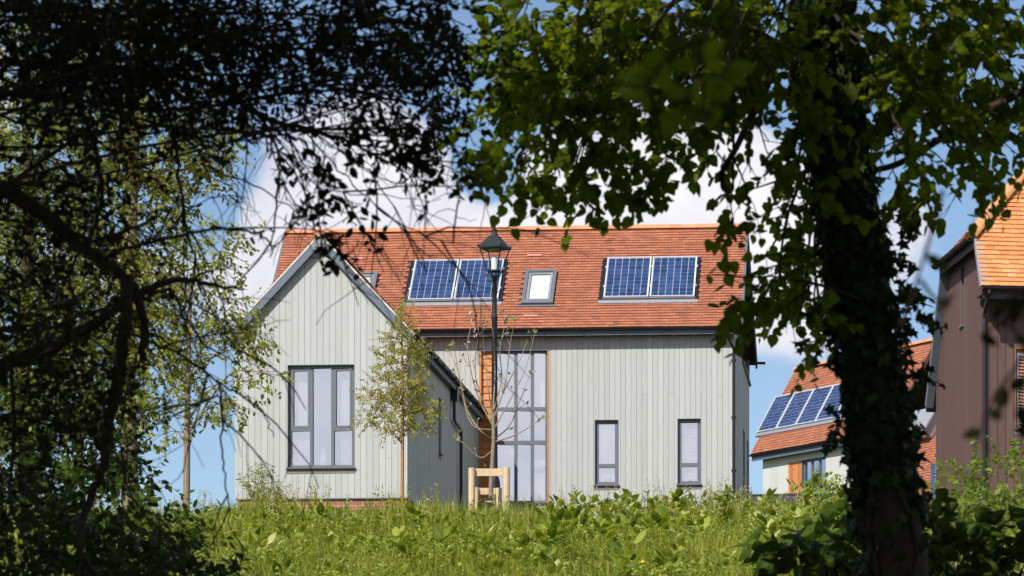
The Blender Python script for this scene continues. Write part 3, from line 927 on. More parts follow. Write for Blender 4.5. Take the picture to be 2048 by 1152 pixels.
vs = MB(); lathe(vs, H.p((m1 + m2) / 2 - .02, BW + .34, z0 + .02), [(.07, 0), (.085, .06), (.10, .14), (.07, .24), (.03, .30), (.045, .36), (.04, .40)], 14); vs.build('vase', M['white'], w.o)

# ================================================================== house beyond, on the right
H2 = Frame(at(1502, 912, 105), 56)
zE2 = at(1502, 909, 105)[2]
r2 = 1.75; rise2 = 2.82
h2 = thing('hillside_house', H2.p(3, 1, float(ground(*H2.p(3, 1, 0)[:2]))), 'pale grey house with slanting row of solar panels, partly behind the ivy-clad trunk', 'house')
W2 = H2.a_at(1872, r2)
S2, L2 = slope(H2.p(0, 0, zE2), H2.u, H2.p(0, r2, zE2 + rise2))
q = on_slope(S2, 1518, 868); h2holes = [(q[0] - .1, q[0] + 5.4, q[1] - .12, q[1] + 1.75)]
mb = MB(); tiles(mb, *S2, W2, L2, .165, .105); mb.build('roof', M['tile'], h2)
mb = MB(); sbox(mb, *S2, 0, W2, 0, L2, -.10, .006, .3)
S2b, L2b = slope(H2.p(0, 2 * r2, zE2), H2.u, H2.p(0, r2, zE2 + rise2)); sbox(mb, *S2b, 0, W2, 0, L2b, -.10, .02, .3); mb.build('roof_deck', M['underlay'], h2)
mb = MB(); ridge_run(mb, H2.p(0, r2, zE2 + rise2), H2.p(W2, r2, zE2 + rise2), .305, .12); mb.build('ridge_tiles', M['ridge'], h2)
mb = MB(); sbox(mb, *S2, q[0] - .06, q[0] + 5.3, q[1] - .14, q[1] + 1.45, .0, .06, .3); mb.build('panel_tray', M['lead'], h2)
for k in range(5): solar_panel(h2, S2, q[0] + k * 1.04, q[1], 1.01, 1.40)
mb = MB(); gutter_run(mb, H2.p(0, -.03, zE2 - .02), H2.p(W2, -.03, zE2 - .02)); mb.build('gutter', M['black'], h2)
mb = MB(); H2.box(mb, 0, W2, .03, .06, zE2 - .22, zE2 - .05, .3); H2.box(mb, 0, W2, .06, .3, zE2 - .16, zE2 - .14, .2); mb.build('fascia', M['barge'], h2)
a0, z1 = H2.az(1580, 926, .3); a1, _ = H2.az(1652, 915, .3); z0 = 11.2
wh = [(a0, a1, z0, z1)]
mb = MB(); clad(mb, H2.p(0, .3, 0), H2.u, -H2.v, .25, W2, lambda x: zE2 - .1, 10.3, wh, bw=.4, gap=.003); mb.build('front_wall', M['render'], h2)
mb = MB(); H2.box(mb, .25, .3, .3, 2 * r2 - .3, 10, zE2, .5); mb.build('end_wall', M['render'], h2)
am = H2.a_at(1605, .3)
w = Window(h2, H2, am, a1, z0, z1, .3, mull=[(am + (a1 - am) * k / 3, .06, z0, z1) for k in (1, 2)], sill=False, strip=False, room=1.0)
mb = MB()
for k in range(5): H2.box(mb, a0 + (am - a0) * k / 5 + .004, a0 + (am - a0) * (k + 1) / 5 - .004, .30, .36 - .01 * (k % 2), z0, z1, rng.uniform(.2, .8))
H2.box(mb, a0 - .05, a0 - .001, .27, .38, z0, z1 + .03, .6); mb.build('timber_panel', M['oak'], h2)
# lower tiled roofs stepping down beside the trunk
H2c = Frame(at(1790, 1010, 94), 56)
lo = thing('tiled_outbuilding', H2c.p(1.2, 0, float(ground(*H2c.p(1, 0, 0)[:2]))), 'low orange tiled roof between the ivy-clad trunk and the brown house', 'outbuilding')
S3, L3 = slope(H2c.p(-1.0, 0, at(1790, 1030, 94)[2]), H2c.u, H2c.p(-1.0, 2.0, at(1790, 832, 94)[2]))
mb = MB(); tiles(mb, *S3, 4.2, L3, .165, .105); mb.build('roof', M['tile'], lo)
mb = MB(); sbox(mb, *S3, 0, 4.2, 0, L3, -.12, .006, .3); mb.build('roof_deck', M['underlay'], lo)
mb = MB(); P0 = H2c.p(-1, .15, 9.5); clad(mb, H2c.p(-.9, .2, 0), H2c.u, -H2c.v, 0, 4., lambda x: S3[0][2] + .1, 9.6, (), bw=.4, gap=.003); mb.build('wall', M['render'], lo)
# little lead-sided dormer on the low roof
s_, t_ = on_slope(S3, 1843, 868)
mb = MB()
sbox(mb, *S3, s_ - .1, s_ + .75, t_ - .30, t_ + .45, .05, .42, .4); sbox(mb, *S3, s_ - .18, s_ + .83, t_ - .36, t_ + .52, .421, .47, .8)
o = mb.build('dormer', M['lead'], lo)
mb = MB(); sbox(mb, *S3, s_ + .0, s_ + .65, t_ - .306, t_ - .301, .10, .36, .8); mb.build('pane', M['glass'], o)

lw = thing('boarded_fence', at(1545, 1000, 90), 'low dark grey fence at the foot of the pale house behind the meadow', 'fence')
Fl = Frame(at(1500, 1000, 92), 10)
mb = MB()
for k in range(14): Fl.box(mb, k * .12, k * .12 + .115, 0, .03, float(ground(*Fl.p(k * .12, 0, 0)[:2])) - .2, Fl.z_at(991, 0, 0), rng.uniform(0, 1))
mb.build('boards', M['darkwall'], lw)
mb = MB(); Fl.box(mb, -.02, 1.7, -.02, .05, Fl.z_at(991, 0, 0), Fl.z_at(988.5, 0, 0), .6); mb.build('capping', M['darkwall'], lw)

# ================================================================== brown house at the right edge
H3 = Frame(at(1963, 568, 60), -8)
h3 = thing('brown_house', H3.p(2, 0, float(ground(*H3.p(2, 0, 0)[:2]))), 'brown board-clad house with bright orange half-hipped tile roof at the right edge', 'house')
W3 = 7.0
bF, zF = H3.bz(1963, 572, -.15)
b1, z1 = H3.bz(1950, 478, -.15); b2, z2 = H3.bz(1884, 525, -.15); zh = (z1 + z2) / 2
br_, zr_ = H3.bz(1857, 812, -.1)
pf = (zh - zF) / (b1 - bF); pr = (zh - zr_) / (br_ - b2)
bm = (zh - zh + pf * b1 + pr * b2) / (pf + pr); zm = zh + pf * (bm - b1)
print('brown house', b1, b2, zh, 'ridge', bm, zm, 'pf', pf, pr)
ah = 1.95
rz3 = lambda b: min(zF + pf * (b - bF), zr_ + pr * (br_ - b), zh)
Sf, Lf = slope(H3.p(-.15, bF, zF), H3.u, H3.p(-.15, bm, zm))
tq = (b1 - bF) / (bm - bF) * Lf
keep = lambda s, t: t < tq or s > (t - tq) / (Lf - tq) * (ah + .15)
mb = MB(); tiles(mb, *Sf, W3, Lf, .165, .10, keep=keep)
# half-hip: a small slope facing left
ehip = unit(H3.p(0, b1, 0) - H3.p(0, b2, 0)); Sh, Lh = slope(H3.p(-.2, b2, zh), ehip, H3.p(ah, b2, zm))
wh_ = b2 - b1; sap = b2 - bm
keep2 = lambda s, t: sap * t / Lh < s < wh_ - (wh_ - sap) * t / Lh
tiles(mb, *Sh, wh_, Lh, .165, .10, keep=keep2)
mb.build('roof', M['tile_orange'], h3)
mb = MB()
A = [H3.p(-.15, bF, zF), H3.p(W3, bF, zF), H3.p(W3, bm, zm), H3.p(ah, bm, zm), H3.p(-.15, b1, zh)]
B = [H3.p(-.15, br_, zr_), H3.p(W3, br_, zr_), H3.p(W3, bm, zm), H3.p(ah, bm, zm), H3.p(-.15, b2, zh)]
C = [H3.p(-.15, b1, zh), H3.p(-.15, b2, zh), H3.p(ah, bm, zm)]
for poly in (A, B, C):
    V = [p + np.array([0, 0, -.002]) for p in poly] + [p - np.array([0, 0, .12]) for p in poly]; n = len(poly)
    mb.add(V, [list(range(n)), list(range(n, 2 * n))[::-1]] + [[i, (i + 1) % n, n + (i + 1) % n, n + i] for i in range(n)], .3)
mb.build('roof_deck', M['underlay'], h3)
mb = MB(); ridge_run(mb, H3.p(-.22, b1, zh), H3.p(ah, bm, zm), .30, .14, lift=-.01); ridge_run(mb, H3.p(ah, bm, zm), H3.p(W3, bm, zm), .30, .12)
mb.build('ridge_tiles', M['ridge_orange'], h3)
gz = float(ground(*H3.p(0, 0, 0)[:2])) - .3
bs0, zsb = H3.bz(1931, 650, 0); bs1, _ = H3.bz(1924, 640, 0); zst = H3.z_at(528, 0, bs0)
sl = (min(bs0, bs1), max(bs0, bs1), zsb, min(zst, zh - .25))
mb = MB(); clad(mb, H3.p(0, 0, 0), H3.v, -H3.u, 0, br_ - .3, lambda b: rz3(b) - .12, gz, [sl], breaks=(b1, b2), bw=.13); mb.build('gable_wall', M['brown_board'], h3)
aw0 = H3.a_at(2031, 0); ww = (aw0, aw0 + 1.0, H3.z_at(856, aw0, 0), H3.z_at(698, aw0, 0))
mb = MB(); clad(mb, H3.p(0, 0, 0), H3.u, -H3.v, .0, W3, lambda x: zF - .02, gz, [ww], bw=.15, gap=.012); mb.build('front_wall', M['brown_board'], h3)
mb = MB(); clad(mb, H3.p(.001, 0, 0), H3.v, -H3.u, .12, br_ - .4, lambda b: rz3(b) - .16, gz, [sl], breaks=(b1, b2), bw=99, gap=0, d0=-.1, d1=-.001, jit=0, tints=False)
clad(mb, H3.p(0, .001, 0), H3.u, -H3.v, .003, W3, lambda x: zF - .03, gz, [ww], bw=99, gap=0, d0=-.1, d1=-.001, jit=0, tints=False)
mb.build('wall_core', M['brown_board'], h3)
Hg = Frame(H3.p(0, br_, 0), -8 + 90)                      # looks at the gable end (outside is -u)
Window(h3, Hg, br_ - sl[1], br_ - sl[0], sl[2], sl[3], 0, fw=.05, strip=True, room=.5)
w = Window(h3, H3, *ww, 0, fw=.05, mat='oak', room=.8, label='window with orange timber louvres')
mb = MB()
for k in range(22): 
    z = ww[2] + .07 + k * (ww[3] - ww[2] - .14) / 22
    mb.quadbox([H3.p(ww[0] + .09, .0, z), H3.p(ww[1] - .06, .0, z), H3.p(ww[1] - .06, .05, z + .02), H3.p(ww[0] + .09, .05, z + .02),
                H3.p(ww[0] + .09, .0, z + .012), H3.p(ww[1] - .06, .0, z + .012), H3.p(ww[1] - .06, .05, z + .032), H3.p(ww[0] + .09, .05, z + .032)], rng.uniform(0, 1))
mb.build('louvre', M['oak'], w.o)
mb = MB(); gutter_run(mb, H3.p(-.15, bF - .05, zF - .02), H3.p(W3, bF - .05, zF - .02), .065); H3.box(mb, -.12, W3, bF + .03, bF + .06, zF - .22, zF - .05, .3); H3.box(mb, -.1, W3, bF + .06, -.022, zF - .12, zF - .10, .3); mb.build('gutter', M['black'], h3)
mb = MB(); gutter_run(mb, H3.p(-.27, b1 - .05, zh - .02), H3.p(-.27, b2 + .1, zh - .02), .065)
H3.box(mb, -.2, -.17, b1, b2, zh - .22, zh - .05, .4)
mb.build('hip_gutter', M['lamp_iron'], h3)
mb = MB()
def vbar(b0, z0, b1_, z1_, w_=.16):
    d = unit(np.array([b1_ - b0, z1_ - z0])); nrm = np.array([-d[1], d[0]])
    if nrm[1] < 0: nrm = -nrm
    c = []
    for a in (-.17, -.022):
        for (bb, zz) in ((b0, z0), (b1_, z1_)):
            c.append(H3.p(a, bb - nrm[0] * w_, zz - nrm[1] * w_))
        for (bb, zz) in ((b1_, z1_), (b0, z0)):
            c.append(H3.p(a, bb + nrm[0] * .02, zz + nrm[1] * .02))
    mb.quadbox(c, .8)
vbar(bF, zF, b1, zh, .07)
mb.build('vergeboard', M['lead'], h3)
mb = MB(); vbar(b2, zh, br_, zr_, .10); mb.build('vergeboard', M['barge'], h3)
dp = MB()
tube(dp, smooth_path([H3.p(-.02, bF - .05, zF - .05), H3.p(-.02, bF - .05, zF - .15), H3.p(.03, -.2, zF - .3), H3.p(.04, -.07, zF - .45), H3.p(.04, -.07, zF - .6)], 4), .036, 8)
tube(dp, [H3.p(.04, -.07, zF - .58), H3.p(.04, -.07, gz)], .037, 8); dp.build('downpipe', M['black'], h3)

bp = thing('blue_post', at(1866, 1010, 50), 'bright blue post standing in front of the brown house wall', 'post')
q0 = at(1866, 1060, 50); Fb = Frame(q0, 0)
mb = MB(); Fb.box(mb, -.03, .03, -.03, .03, q0[2] - .4, at(1866, 930, 50)[2], .4); Fb.box(mb, -.034, .034, -.034, .034, at(1866, 930, 50)[2], at(1866, 927, 50)[2], .9)
mb.build('shaft', M['bluepaint'], bp)

# ================================================================== street lamp
YL = 60.0
gl = float(ground(*at(989, 1000, YL)[:2])); base = at(989, 1000, YL); base[2] = gl
lamp = thing('street_lamp', base, 'black cast iron lamp post with glazed square lantern in front of the tiled roof', 'street lamp')
zl = lambda py: (PY - py) * YL / F
cx, cy = base[0], base[1]
mb = MB(); lathe(mb, (cx, cy, gl), [(.16, -.2), (.16, .25), (.13, .32), (.10, .9), (.085, .98), (.062, 1.02), (.056, 1.4), (.052, zl(640) - gl), (.058, zl(638) - gl), (.058, zl(632) - gl), (.046, zl(628) - gl), (.042, zl(556) - gl), (.06, zl(554) - gl), (.06, zl(551) - gl), (.035, zl(549) - gl)], 18)
mb.build('post', M['lamp_iron'], lamp, True)
Ll = Frame((cx, cy, 0), 20)
def frustum(mb, r0, z0, r1, z1, t=.5):
    mb.quadbox([Ll.p(-r0, -r0, z0), Ll.p(r0, -r0, z0), Ll.p(r0, r0, z0), Ll.p(-r0, r0, z0), Ll.p(-r1, -r1, z1), Ll.p(r1, -r1, z1), Ll.p(r1, r1, z1), Ll.p(-r1, r1, z1)], t)
zb, ztp = zl(541), zl(498)
rb_, rt_ = .100, .205
mb = MB()
for sx in (-1, 1):
    for sy in (-1, 1):
        tube(mb, [Ll.p(sx * rb_, sy * rb_, zb), Ll.p(sx * rt_, sy * rt_, ztp)], .011, 4)
frustum(mb, rb_ + .012, zb - .025, rb_ + .014, zb); frustum(mb, rt_ + .022, ztp, rt_ + .024, ztp + .028)
for sx in (-1, 1):
    for sy in (-1, 1): lathe(mb, Ll.p(sx * (rt_ + .018), sy * (rt_ + .018), ztp + .02), [(.016, 0), (.02, .03), (.006, .07)], 6)
lan = mb.build('lantern', M['lamp_iron'], lamp)
mb = MB()
for k in range(4):
    c = [(-1, -1), (1, -1), (1, 1), (-1, 1)]; p, q = c[k], c[(k + 1) % 4]
    mb.add([Ll.p(p[0] * rb_ * .97, p[1] * rb_ * .97, zb), Ll.p(q[0] * rb_ * .97, q[1] * rb_ * .97, zb), Ll.p(q[0] * rt_ * .97, q[1] * rt_ * .97, ztp), Ll.p(p[0] * rt_ * .97, p[1] * rt_ * .97, ztp)], np.array([[0, 1, 2, 3]]))
mb.build('glass', M['glass_clear'], lan)
mb = MB(); frustum(mb, rt_ + .020, ztp + .029, .095, zl(475)); frustum(mb, .098, zl(475) + .001, .085, zl(474) + .01)
lathe(mb, (cx, cy, 0), [(.085, zl(474)), (.07, zl(471)), (.05, zl(466)), (.045, zl(463)), (.055, zl(462)), (.052, zl(459.5)), (.022, zl(458)), (.014, zl(456)), (.024, zl(454)), (.020, zl(451.5)), (.004, zl(447))], 14)
mb.build('cap', M['lamp_iron'], lan)
mb = MB(); lathe(mb, (cx, cy, 0), [(.06, zb), (.06, zb + .10), (.06, zb + .24), (.04, zb + .26)], 12); mb.build('lamp_glass', M['white'], lan)
mb = MB(); Ll.box(mb, -.09, .09, -.09, .09, ztp - .045, ztp - .002, .5); mb.build('reflector', M['seed'], lan)
mb = MB()
for k in range(4):
    an = R(20 + 45 + 90 * k); dx, dy = math.cos(an), math.sin(an)
    P = lambda r, z: np.array([cx + dx * r, cy + dy * r, z])
    tube(mb, smooth_path([P(.035, zl(566)), P(.05, zl(560)), P(.11, zl(553)), P(.135, zl(546)), P(.115, zl(543))], 4), .010, 5)
    tube(mb, smooth_path([P(.135, zl(546)), P(.16, zl(548)), P(.165, zl(551)), P(.148, zl(552))], 3), .007, 5)
mb.build('bracket', M['lamp_iron'], lamp)

# ================================================================== tree guard and tied sapling
YG = 58.0
tg = thing('tree_guard', (at(978, 1000, YG)[0], YG, float(ground(at(978, 1000, YG)[0], YG))), 'pale softwood stake guard of four posts and rails round the young sapling', 'tree guard')
gx = lambda px, Y: (px - PX) * Y / F
posts = [(943.5, 57.3, 936, .058), (1013, 57.3, 935, .058), (952, 58.1, 975, .05), (998, 58.1, 976, .05)]
for (x, Y, yt, r) in posts:
    g = float(ground(gx(x, Y), Y)); zt = (PY - yt) * Y / F
    mb = MB(); lathe(mb, (gx(x, Y), Y, 0), [(r, g - .4), (r * 1.02, zt - .02), (r * .98, zt)], 14, .55); mb.build('post', M['pole_wood'], tg, True)
for (x0, x1, yy, Y, h) in ((949, 1019, 944, 57.3, .13), (955, 996, 982, 58.1, .115)):
    z = (PY - yy) * Y / F; mb = MB()
    mb.quadbox([np.array([gx(x0, Y), Y + .03, z - h / 2]), np.array([gx(x1, Y), Y + .03, z - h / 2]), np.array([gx(x1, Y), Y + .075, z - h / 2]), np.array([gx(x0, Y), Y + .075, z - h / 2]),
                np.array([gx(x0, Y), Y + .03, z + h / 2]), np.array([gx(x1, Y), Y + .03, z + h / 2]), np.array([gx(x1, Y), Y + .075, z + h / 2]), np.array([gx(x0, Y), Y + .075, z + h / 2])], .6)
    mb.build('rail', M['pole_wood'], tg)
mk = thing('white_marker', at(1111, 1000, 68), 'small white forked marker stick against the wall beside the tall window', 'marker')
mb = MB(); q = at(1111, 993, 68)
tube(mb, [q, q + np.array([0, 0, -.9])], .012, 6); tube(mb, [q + np.array([0, 0, -.1]), q + np.array([.07, 0, -.9])], .007, 5); tube(mb, [q + np.array([0, 0, -.1]), q + np.array([-.06, 0, -.9])], .007, 5)
mb.build('stick', M['white'], mk)

# ================================================================== ground sheet
def ground_sheet():
    xs = np.concatenate([-np.geomspace(1600, 22, 22), np.linspace(-20, 20, 81), np.geomspace(22, 1600, 22)])
    ys = np.concatenate([np.linspace(-60, 26, 30), np.linspace(27, 112, 120), np.geomspace(115, 1500, 24)])
    X, Y = np.meshgrid(xs, ys); Z = ground(X, Y)
    V = np.stack([X, Y, Z], -1).reshape(-1, 3); nx = len(xs); ny = len(ys)
    i = np.arange(ny - 1)[:, None] * nx + np.arange(nx - 1)[None]
    Fa = np.stack([i, i + 1, i + nx + 1, i + nx], -1).reshape(-1, 4)
    mb = MB(); mb.add(V, Fa); o = mb.build('ground', M['ground'], None, True); tag(o, kind='structure')


ground_sheet()


# ================================================================== meadow
def patch(X, Y, s=1., ph=0.):
    return .5 + .25 * np.sin(X * 1.7 * s + 1.3 * np.sin(Y * .9 * s + ph)) + .25 * np.sin(Y * 1.3 * s - X * .8 * s + 2 + ph)


def spots(n, y0, y1, pxa=-80, pxb=2130):
    Y = y0 + (y1 - y0) * rng.uniform(0, 1, n) ** 1.0
    X = (rng.uniform(pxa, pxb, n) - PX) * Y / F
    return np.stack([X, Y, ground(X, Y)], -1)


def blades(mb, P, h, w, lean=.35, tlo=0., thi=1.):
    n = len(P); a = rng.uniform(0, 2 * math.pi, n)
    side = np.stack([np.cos(a), np.sin(a), np.zeros(n)], -1)
    b = rng.uniform(0, 2 * math.pi, n); ld = np.stack([np.cos(b), np.sin(b), np.zeros(n)], -1) * (lean * rng.uniform(.2, 1.4, n))[:, None]
    h = h[:, None]; w = w[:, None]; up = np.array([0, 0, 1.])
    mid = P + up * h * .55 + ld * h * .3; tip = P + up * h * (1 - .15 * lean) + ld * h
    V = np.stack([P - side * w * .5, P + side * w * .5, mid - side * w * .42, mid + side * w * .42, tip], 1).reshape(-1, 3)
    base = (np.arange(n) * 5)[:, None]; t = rng.uniform(tlo, thi, n) * .7 + .3 * patch(P[:, 0], P[:, 1], 2.)
    t = np.clip(t, 0, 1)
    n0 = mb.n
    mb.add(V, base + np.array([[0, 1, 3, 2]]), t)
    mb.f.append((3, base + np.array([[2, 3, 4]]) + n0)); mb.t.append(t)


mb = MB()
P = spots(64000, 33.5, 49.5); pz = patch(P[:, 0], P[:, 1])
blades(mb, P, (.09 + .25 * pz) * rng.uniform(.6, 1.25, len(P)), rng.uniform(.010, .022, len(P)), .45)
P = spots(34000, 36.5, 50.5); pz = patch(P[:, 0], P[:, 1], 1.6, 4.); P = P[rng.uniform(0, 1, len(P)) < pz ** 1.5]; pz = patch(P[:, 0], P[:, 1], 1.1, 2.)
blades(mb, P, (.22 + .34 * pz) * rng.uniform(.7, 1.2, len(P)), rng.uniform(.009, .017, len(P)), .24, .25, 1.)
P = spots(9000, 49.5, 62, 0, 2048); blades(mb, P, rng.uniform(.15, .34, len(P)), rng.uniform(.012, .024, len(P)), .4)
P = spots(5000, 62, 104, 300, 2048); P = P[(P[:, 1] > 76) | (P[:, 0] < -8.6) | (P[:, 0] > 2.2) | (P[:, 1] < 63.5)]
blades(mb, P, rng.uniform(.12, .26, len(P)), rng.uniform(.014, .028, len(P)), .4)
o = mb.build('meadow_grass', M['grass']); tag(o, 'long sunlit meadow grass covering the bank below the houses', 'grass', kind='stuff')

# leafy weeds of the bank
wm = MB(); ws = MB()
P = np.concatenate([spots(150, 34, 49), spots(95, 38, 48.8, 420, 1100), spots(95, 40, 49.5, 1080, 1720)]); k = 9
a = rng.uniform(0, 2 * math.pi, (len(P), 1)) + np.arange(k) * 2.4 + rng.normal(0, .3, (len(P), k)); el = rng.uniform(.25, 1.6, (len(P), k))
D = np.stack([np.cos(a), np.sin(a), el], -1); sz = rng.uniform(.11, .22, (len(P), 1)) * rng.uniform(.6, 1.25, (len(P), k))
Q = P[:, None] + np.array([0, 0, 1.]) * (rng.uniform(.08, .26, (len(P), 1, 1)) + .14 * (P[:, 0] > -1.5)[:, None, None]) * rng.uniform(.6, 1.15, (len(P), k, 1)) + D * .05 + rng.normal(0, .03, D.shape)
Nn = np.stack([-np.cos(a) * el, -np.sin(a) * el, np.full(a.shape, 1.)], -1) + rng.normal(0, .25, D.shape)
tt = np.clip(rng.uniform(.1, 1., (len(P), 1)) + rng.normal(0, .22, (len(P), k)), 0, 1.)
leaves(wm, Q.reshape(-1, 3), D.reshape(-1, 3), Nn.reshape(-1, 3), sz.ravel(), 'dock', tt.ravel())
for q, d in zip(P, rng.normal(0, .02, P.shape)): tube(wm, [q, q + d + np.array([0, 0, .24])], [.008, .005], 4, .3, False)
P = spots(6500, 33.5, 49.8)
sprigs(wm, None, P, np.array([0, 0, 1.]) + rng.normal(0, .28, (len(P), 3)), rng.uniform(.14, .40, len(P)) * (.5 + .8 * patch(P[:, 0], P[:, 1], .8, 2.)), 13, .052, 'oval', 0, spread=1., hang=.0, up=.9)
o = wm.build('meadow_weeds', M['weed']); tag(o, 'broad-leaved weeds mixed through the sunlit bank', 'weeds', kind='stuff')

# tall flowering stems that stand up against the walls
sm = MB(); hm = MB(); lm_ = MB()
def stems(n, pxa, pxb, y0, y1, h0, h1, lf=True):
    P = spots(n, y0, y1, pxa, pxb)
    for p in P:
        h = rng.uniform(h0, h1); d = np.array([rng.normal(0, .10), rng.normal(0, .10), 1.])
        pts = [p + d * h * t + np.array([.05 * h * math.sin(t * 3 + p[0] * 9), 0, 0]) for t in (0, .35, .7, 1.)]
        tube(sm, pts, [.0055, .0045, .0035, .002], 3, .5, False)
        k = rng.integers(12, 22); tt = rng.uniform(.72, 1.04, k)
        B = np.array([p + d * h * t for t in tt]) + rng.normal(0, .010, (k, 3))
        leaves(hm, B, np.array([0, 0, .8]) + rng.normal(0, .6, (k, 3)), rng.normal(0, 1, (k, 3)), rng.uniform(.018, .034, k), 'simple')
        if lf:
            k = rng.integers(5, 11); tt = rng.uniform(.25, .85, k); B = np.array([p + d * h * t for t in tt])
            leaves(lm_, B, np.array([0, 0, .35]) + rng.normal(0, .8, (k, 3)), np.array([0, 0, 1.]) + rng.normal(0, .5, (k, 3)), rng.uniform(.06, .13, k), 'narrow')
stems(190, -60, 2100, 41, 49.5, .40, .72); stems(40, 500, 660, 46, 49, .45, .75); stems(40, 1130, 1480, 45, 49, .45, .72); stems(25, 1480, 1720, 44, 48, .4, .65)
stems(14, 840, 1130, 46, 49, .3, .55)
o = sm.build('flowering_stems', M['grass']); tag(o, 'tall thin flowering stems rising above the grass in front of the walls', 'stems', kind='stuff')
o2 = hm.build('seed_heads', M['seed'], o); o3 = lm_.build('stem_leaves', M['weed'], o)
o2['kind'] = 'stuff'; o3['kind'] = 'stuff'

# small orange flowers on the right-hand side of the bank
fm = None
for i, (x, y) in enumerate([(1193, 1094), (1225, 1096), (1240, 1092), (1236, 1099), (1207, 1110), (1296, 1074), (1308, 1087), (1284, 1125), (1277, 1136), (1300, 1078), (1264, 1122), (1311, 1102), (1513, 1142), (1110, 1095), (1223, 1124)]):
    Yf = 38 + (1120 - y) / 9.; p = at(x, y, Yf)
    if fm is None:
        mb = MB(); k = 7; a = np.arange(k) * 2 * math.pi / k
        leaves(mb, np.zeros((k, 3)), np.stack([np.cos(a), np.sin(a) * .7 - .25, .35 + .5 * np.sin(a)], -1), np.tile([0, -.6, .6], (k, 1)), np.full(k, .042), 'oval')
        tube(mb, [np.array([0, 0, -.22]), np.array([.01, 0, -.1]), np.zeros(3)], .003, 4, .5, False)
        fm = mb.build('orange_flower', M['petal']); o = fm
    else:
        o = fm.copy(); col.objects.link(o)
    o.location = p; o.rotation_euler = (0, 0, rng.uniform(-.6, .6))
    tag(o, 'tiny orange flower in the sunlit meadow bank', 'flower', 'orange flowers in the meadow')


def plant(name, label, cat, px, py, Y, h, n, L, nl, size, kind, mat, spread=.5, stem=.006, group=None, tl=(0, 1), stm='twig_pale', dirup=.8):
    """a leafy plant: several stems with leaves"""
    x = (px - PX) * Y / F; b = np.array([x, Y, float(ground(x, Y))])
    o = thing(name, b, label, cat, group)
    lm, tm = MB(), MB()
    for k in range(n):
        d = unit(np.array([rng.normal(0, spread), rng.normal(0, spread), 1.])); hh = h * rng.uniform(.6, 1.)
        e = b + d * hh; m_ = b + d * hh * .5 + rng.normal(0, .04, 3)
        pts = smooth_path([b + rng.normal(0, .03, 3) * np.array([1, 1, 0]), m_, e], 4)
        tube(tm, pts, np.linspace(stem, stem * .4, len(pts)), 4, .5, False)
        q = pts[rng.integers(len(pts) // 4, len(pts), 9)]
        sprigs(lm, tm, q, d * dirup + rng.normal(0, .6, (9, 3)), L * rng.uniform(.5, 1.1, 9), nl, size, kind, .15, .003, tlo=tl[0], thi=tl[1])
    tm.build('stem', M[stm], o); lm.build('foliage', M[mat], o)
    return o


plant('willowherb_clump', 'bushy clump of narrow-leaved stems at the left foot of the front gable', 'plant', 528, 1000, 50, 1.02, 12, .3, 12, .075, 'narrow', 'weed', .22, dirup=1.1)
plant('burdock_plant', 'leafy upright plant standing before the orange timber panel of the far house', 'plant', 1632, 1000, 47, .86, 5, .24, 6, .13, 'dock', 'weed', .16)
plant('leafy_weed', 'single tall weed with a broad leaf on top before the corner downpipe', 'plant', 1452, 1010, 47, .55, 3, .16, 4, .12, 'dock', 'weed', .08)
plant('elder_bush', 'pale flowering bush on the bank left of the ivy-clad trunk', 'bush', 1668, 1010, 45, .75, 12, .26, 9, .08, 'oval', 'weed', .4, tl=(.3, 1))
plant('dock_plant', 'dock plant with long upright leaves in front of the two narrow windows', 'plant', 1245, 1010, 47, .42, 5, .2, 4, .2, 'dock', 'weed', .3)


# ================================================================== trees
def tree(name, label, cat, trunk, rad, clumps, lk, lmat, lsize, nl, L, bark, limbmat=None, droop=.2, sub=6, group=None, Ybase=None, tl=(0, 1), dmix=(.6, .5), extra=None, limb_r=.45, sides=10, base_z=None, hang=.35, twig_r=.004, above=None):
    """trunk: world points; clumps: (centre, radii, sprigs)"""
    T = smooth_path(trunk, 5); rr = np.interp(np.linspace(0, 1, len(T)), np.linspace(0, 1, len(rad)), rad)
    b = T[0].copy()
    o = thing(name, b, label, cat, group)
    mb = MB(); tube(mb, T, rr, sides); mb.build('trunk', M[bark], o, True)
    lm, tm = MB(), MB()
    for c, r, n in clumps:
        c = np.asarray(c, float); r = np.broadcast_to(np.asarray(r, float), (3,))
        cand = [i for i in range(len(T)) if T[i][2] < c[2] - .05 * abs(c[2] - b[2])] or [0]
        i = min(cand, key=lambda k: np.linalg.norm(T[k] - c) + .6 * max(0, T[k][2] - c[2] + .5 * np.linalg.norm((T[k] - c)[:2])))
        if above: i = int(np.argmin([abs(q[2] - c[2] - above) for q in T]))
        s = T[i]; d = c - s; up = np.array([0, 0, .18 * np.linalg.norm(d)])
        pts = smooth_path([s, s + d * .35 + up + rng.normal(0, .06, 3) * np.linalg.norm(d), s + d * .7 + up * .6 + rng.normal(0, .05, 3) * np.linalg.norm(d), c], 4)
        lr = min(rr[i] * limb_r, .05 + .02 * np.linalg.norm(d)); tube(tm, pts, np.linspace(lr, lr * .25, len(pts)), 6, .5, False)
        Q, D = in_ellipsoid(int(n), c, r)
        for k in range(min(sub, int(n))):
            e = Q[k]; m_ = (c + e) / 2 + rng.normal(0, .08, 3) * r
            pp = smooth_path([pts[-3], m_, e], 3); tube(tm, pp, np.linspace(lr * .3, .003, len(pp)), 4, .5, False)
        sprigs(lm, tm, Q - D * L * .3, D * dmix[0] + rng.normal(0, dmix[1], Q.shape), L * rng.uniform(.6, 1.2, len(Q)), nl, lsize, lk, droop, twig_r, tlo=tl[0], thi=tl[1], hang=hang)
    if extra: extra(lm, tm)
    tm.build('branches', M[limbmat or bark], o)
    lm.build('crown', M[lmat], o)
    return o


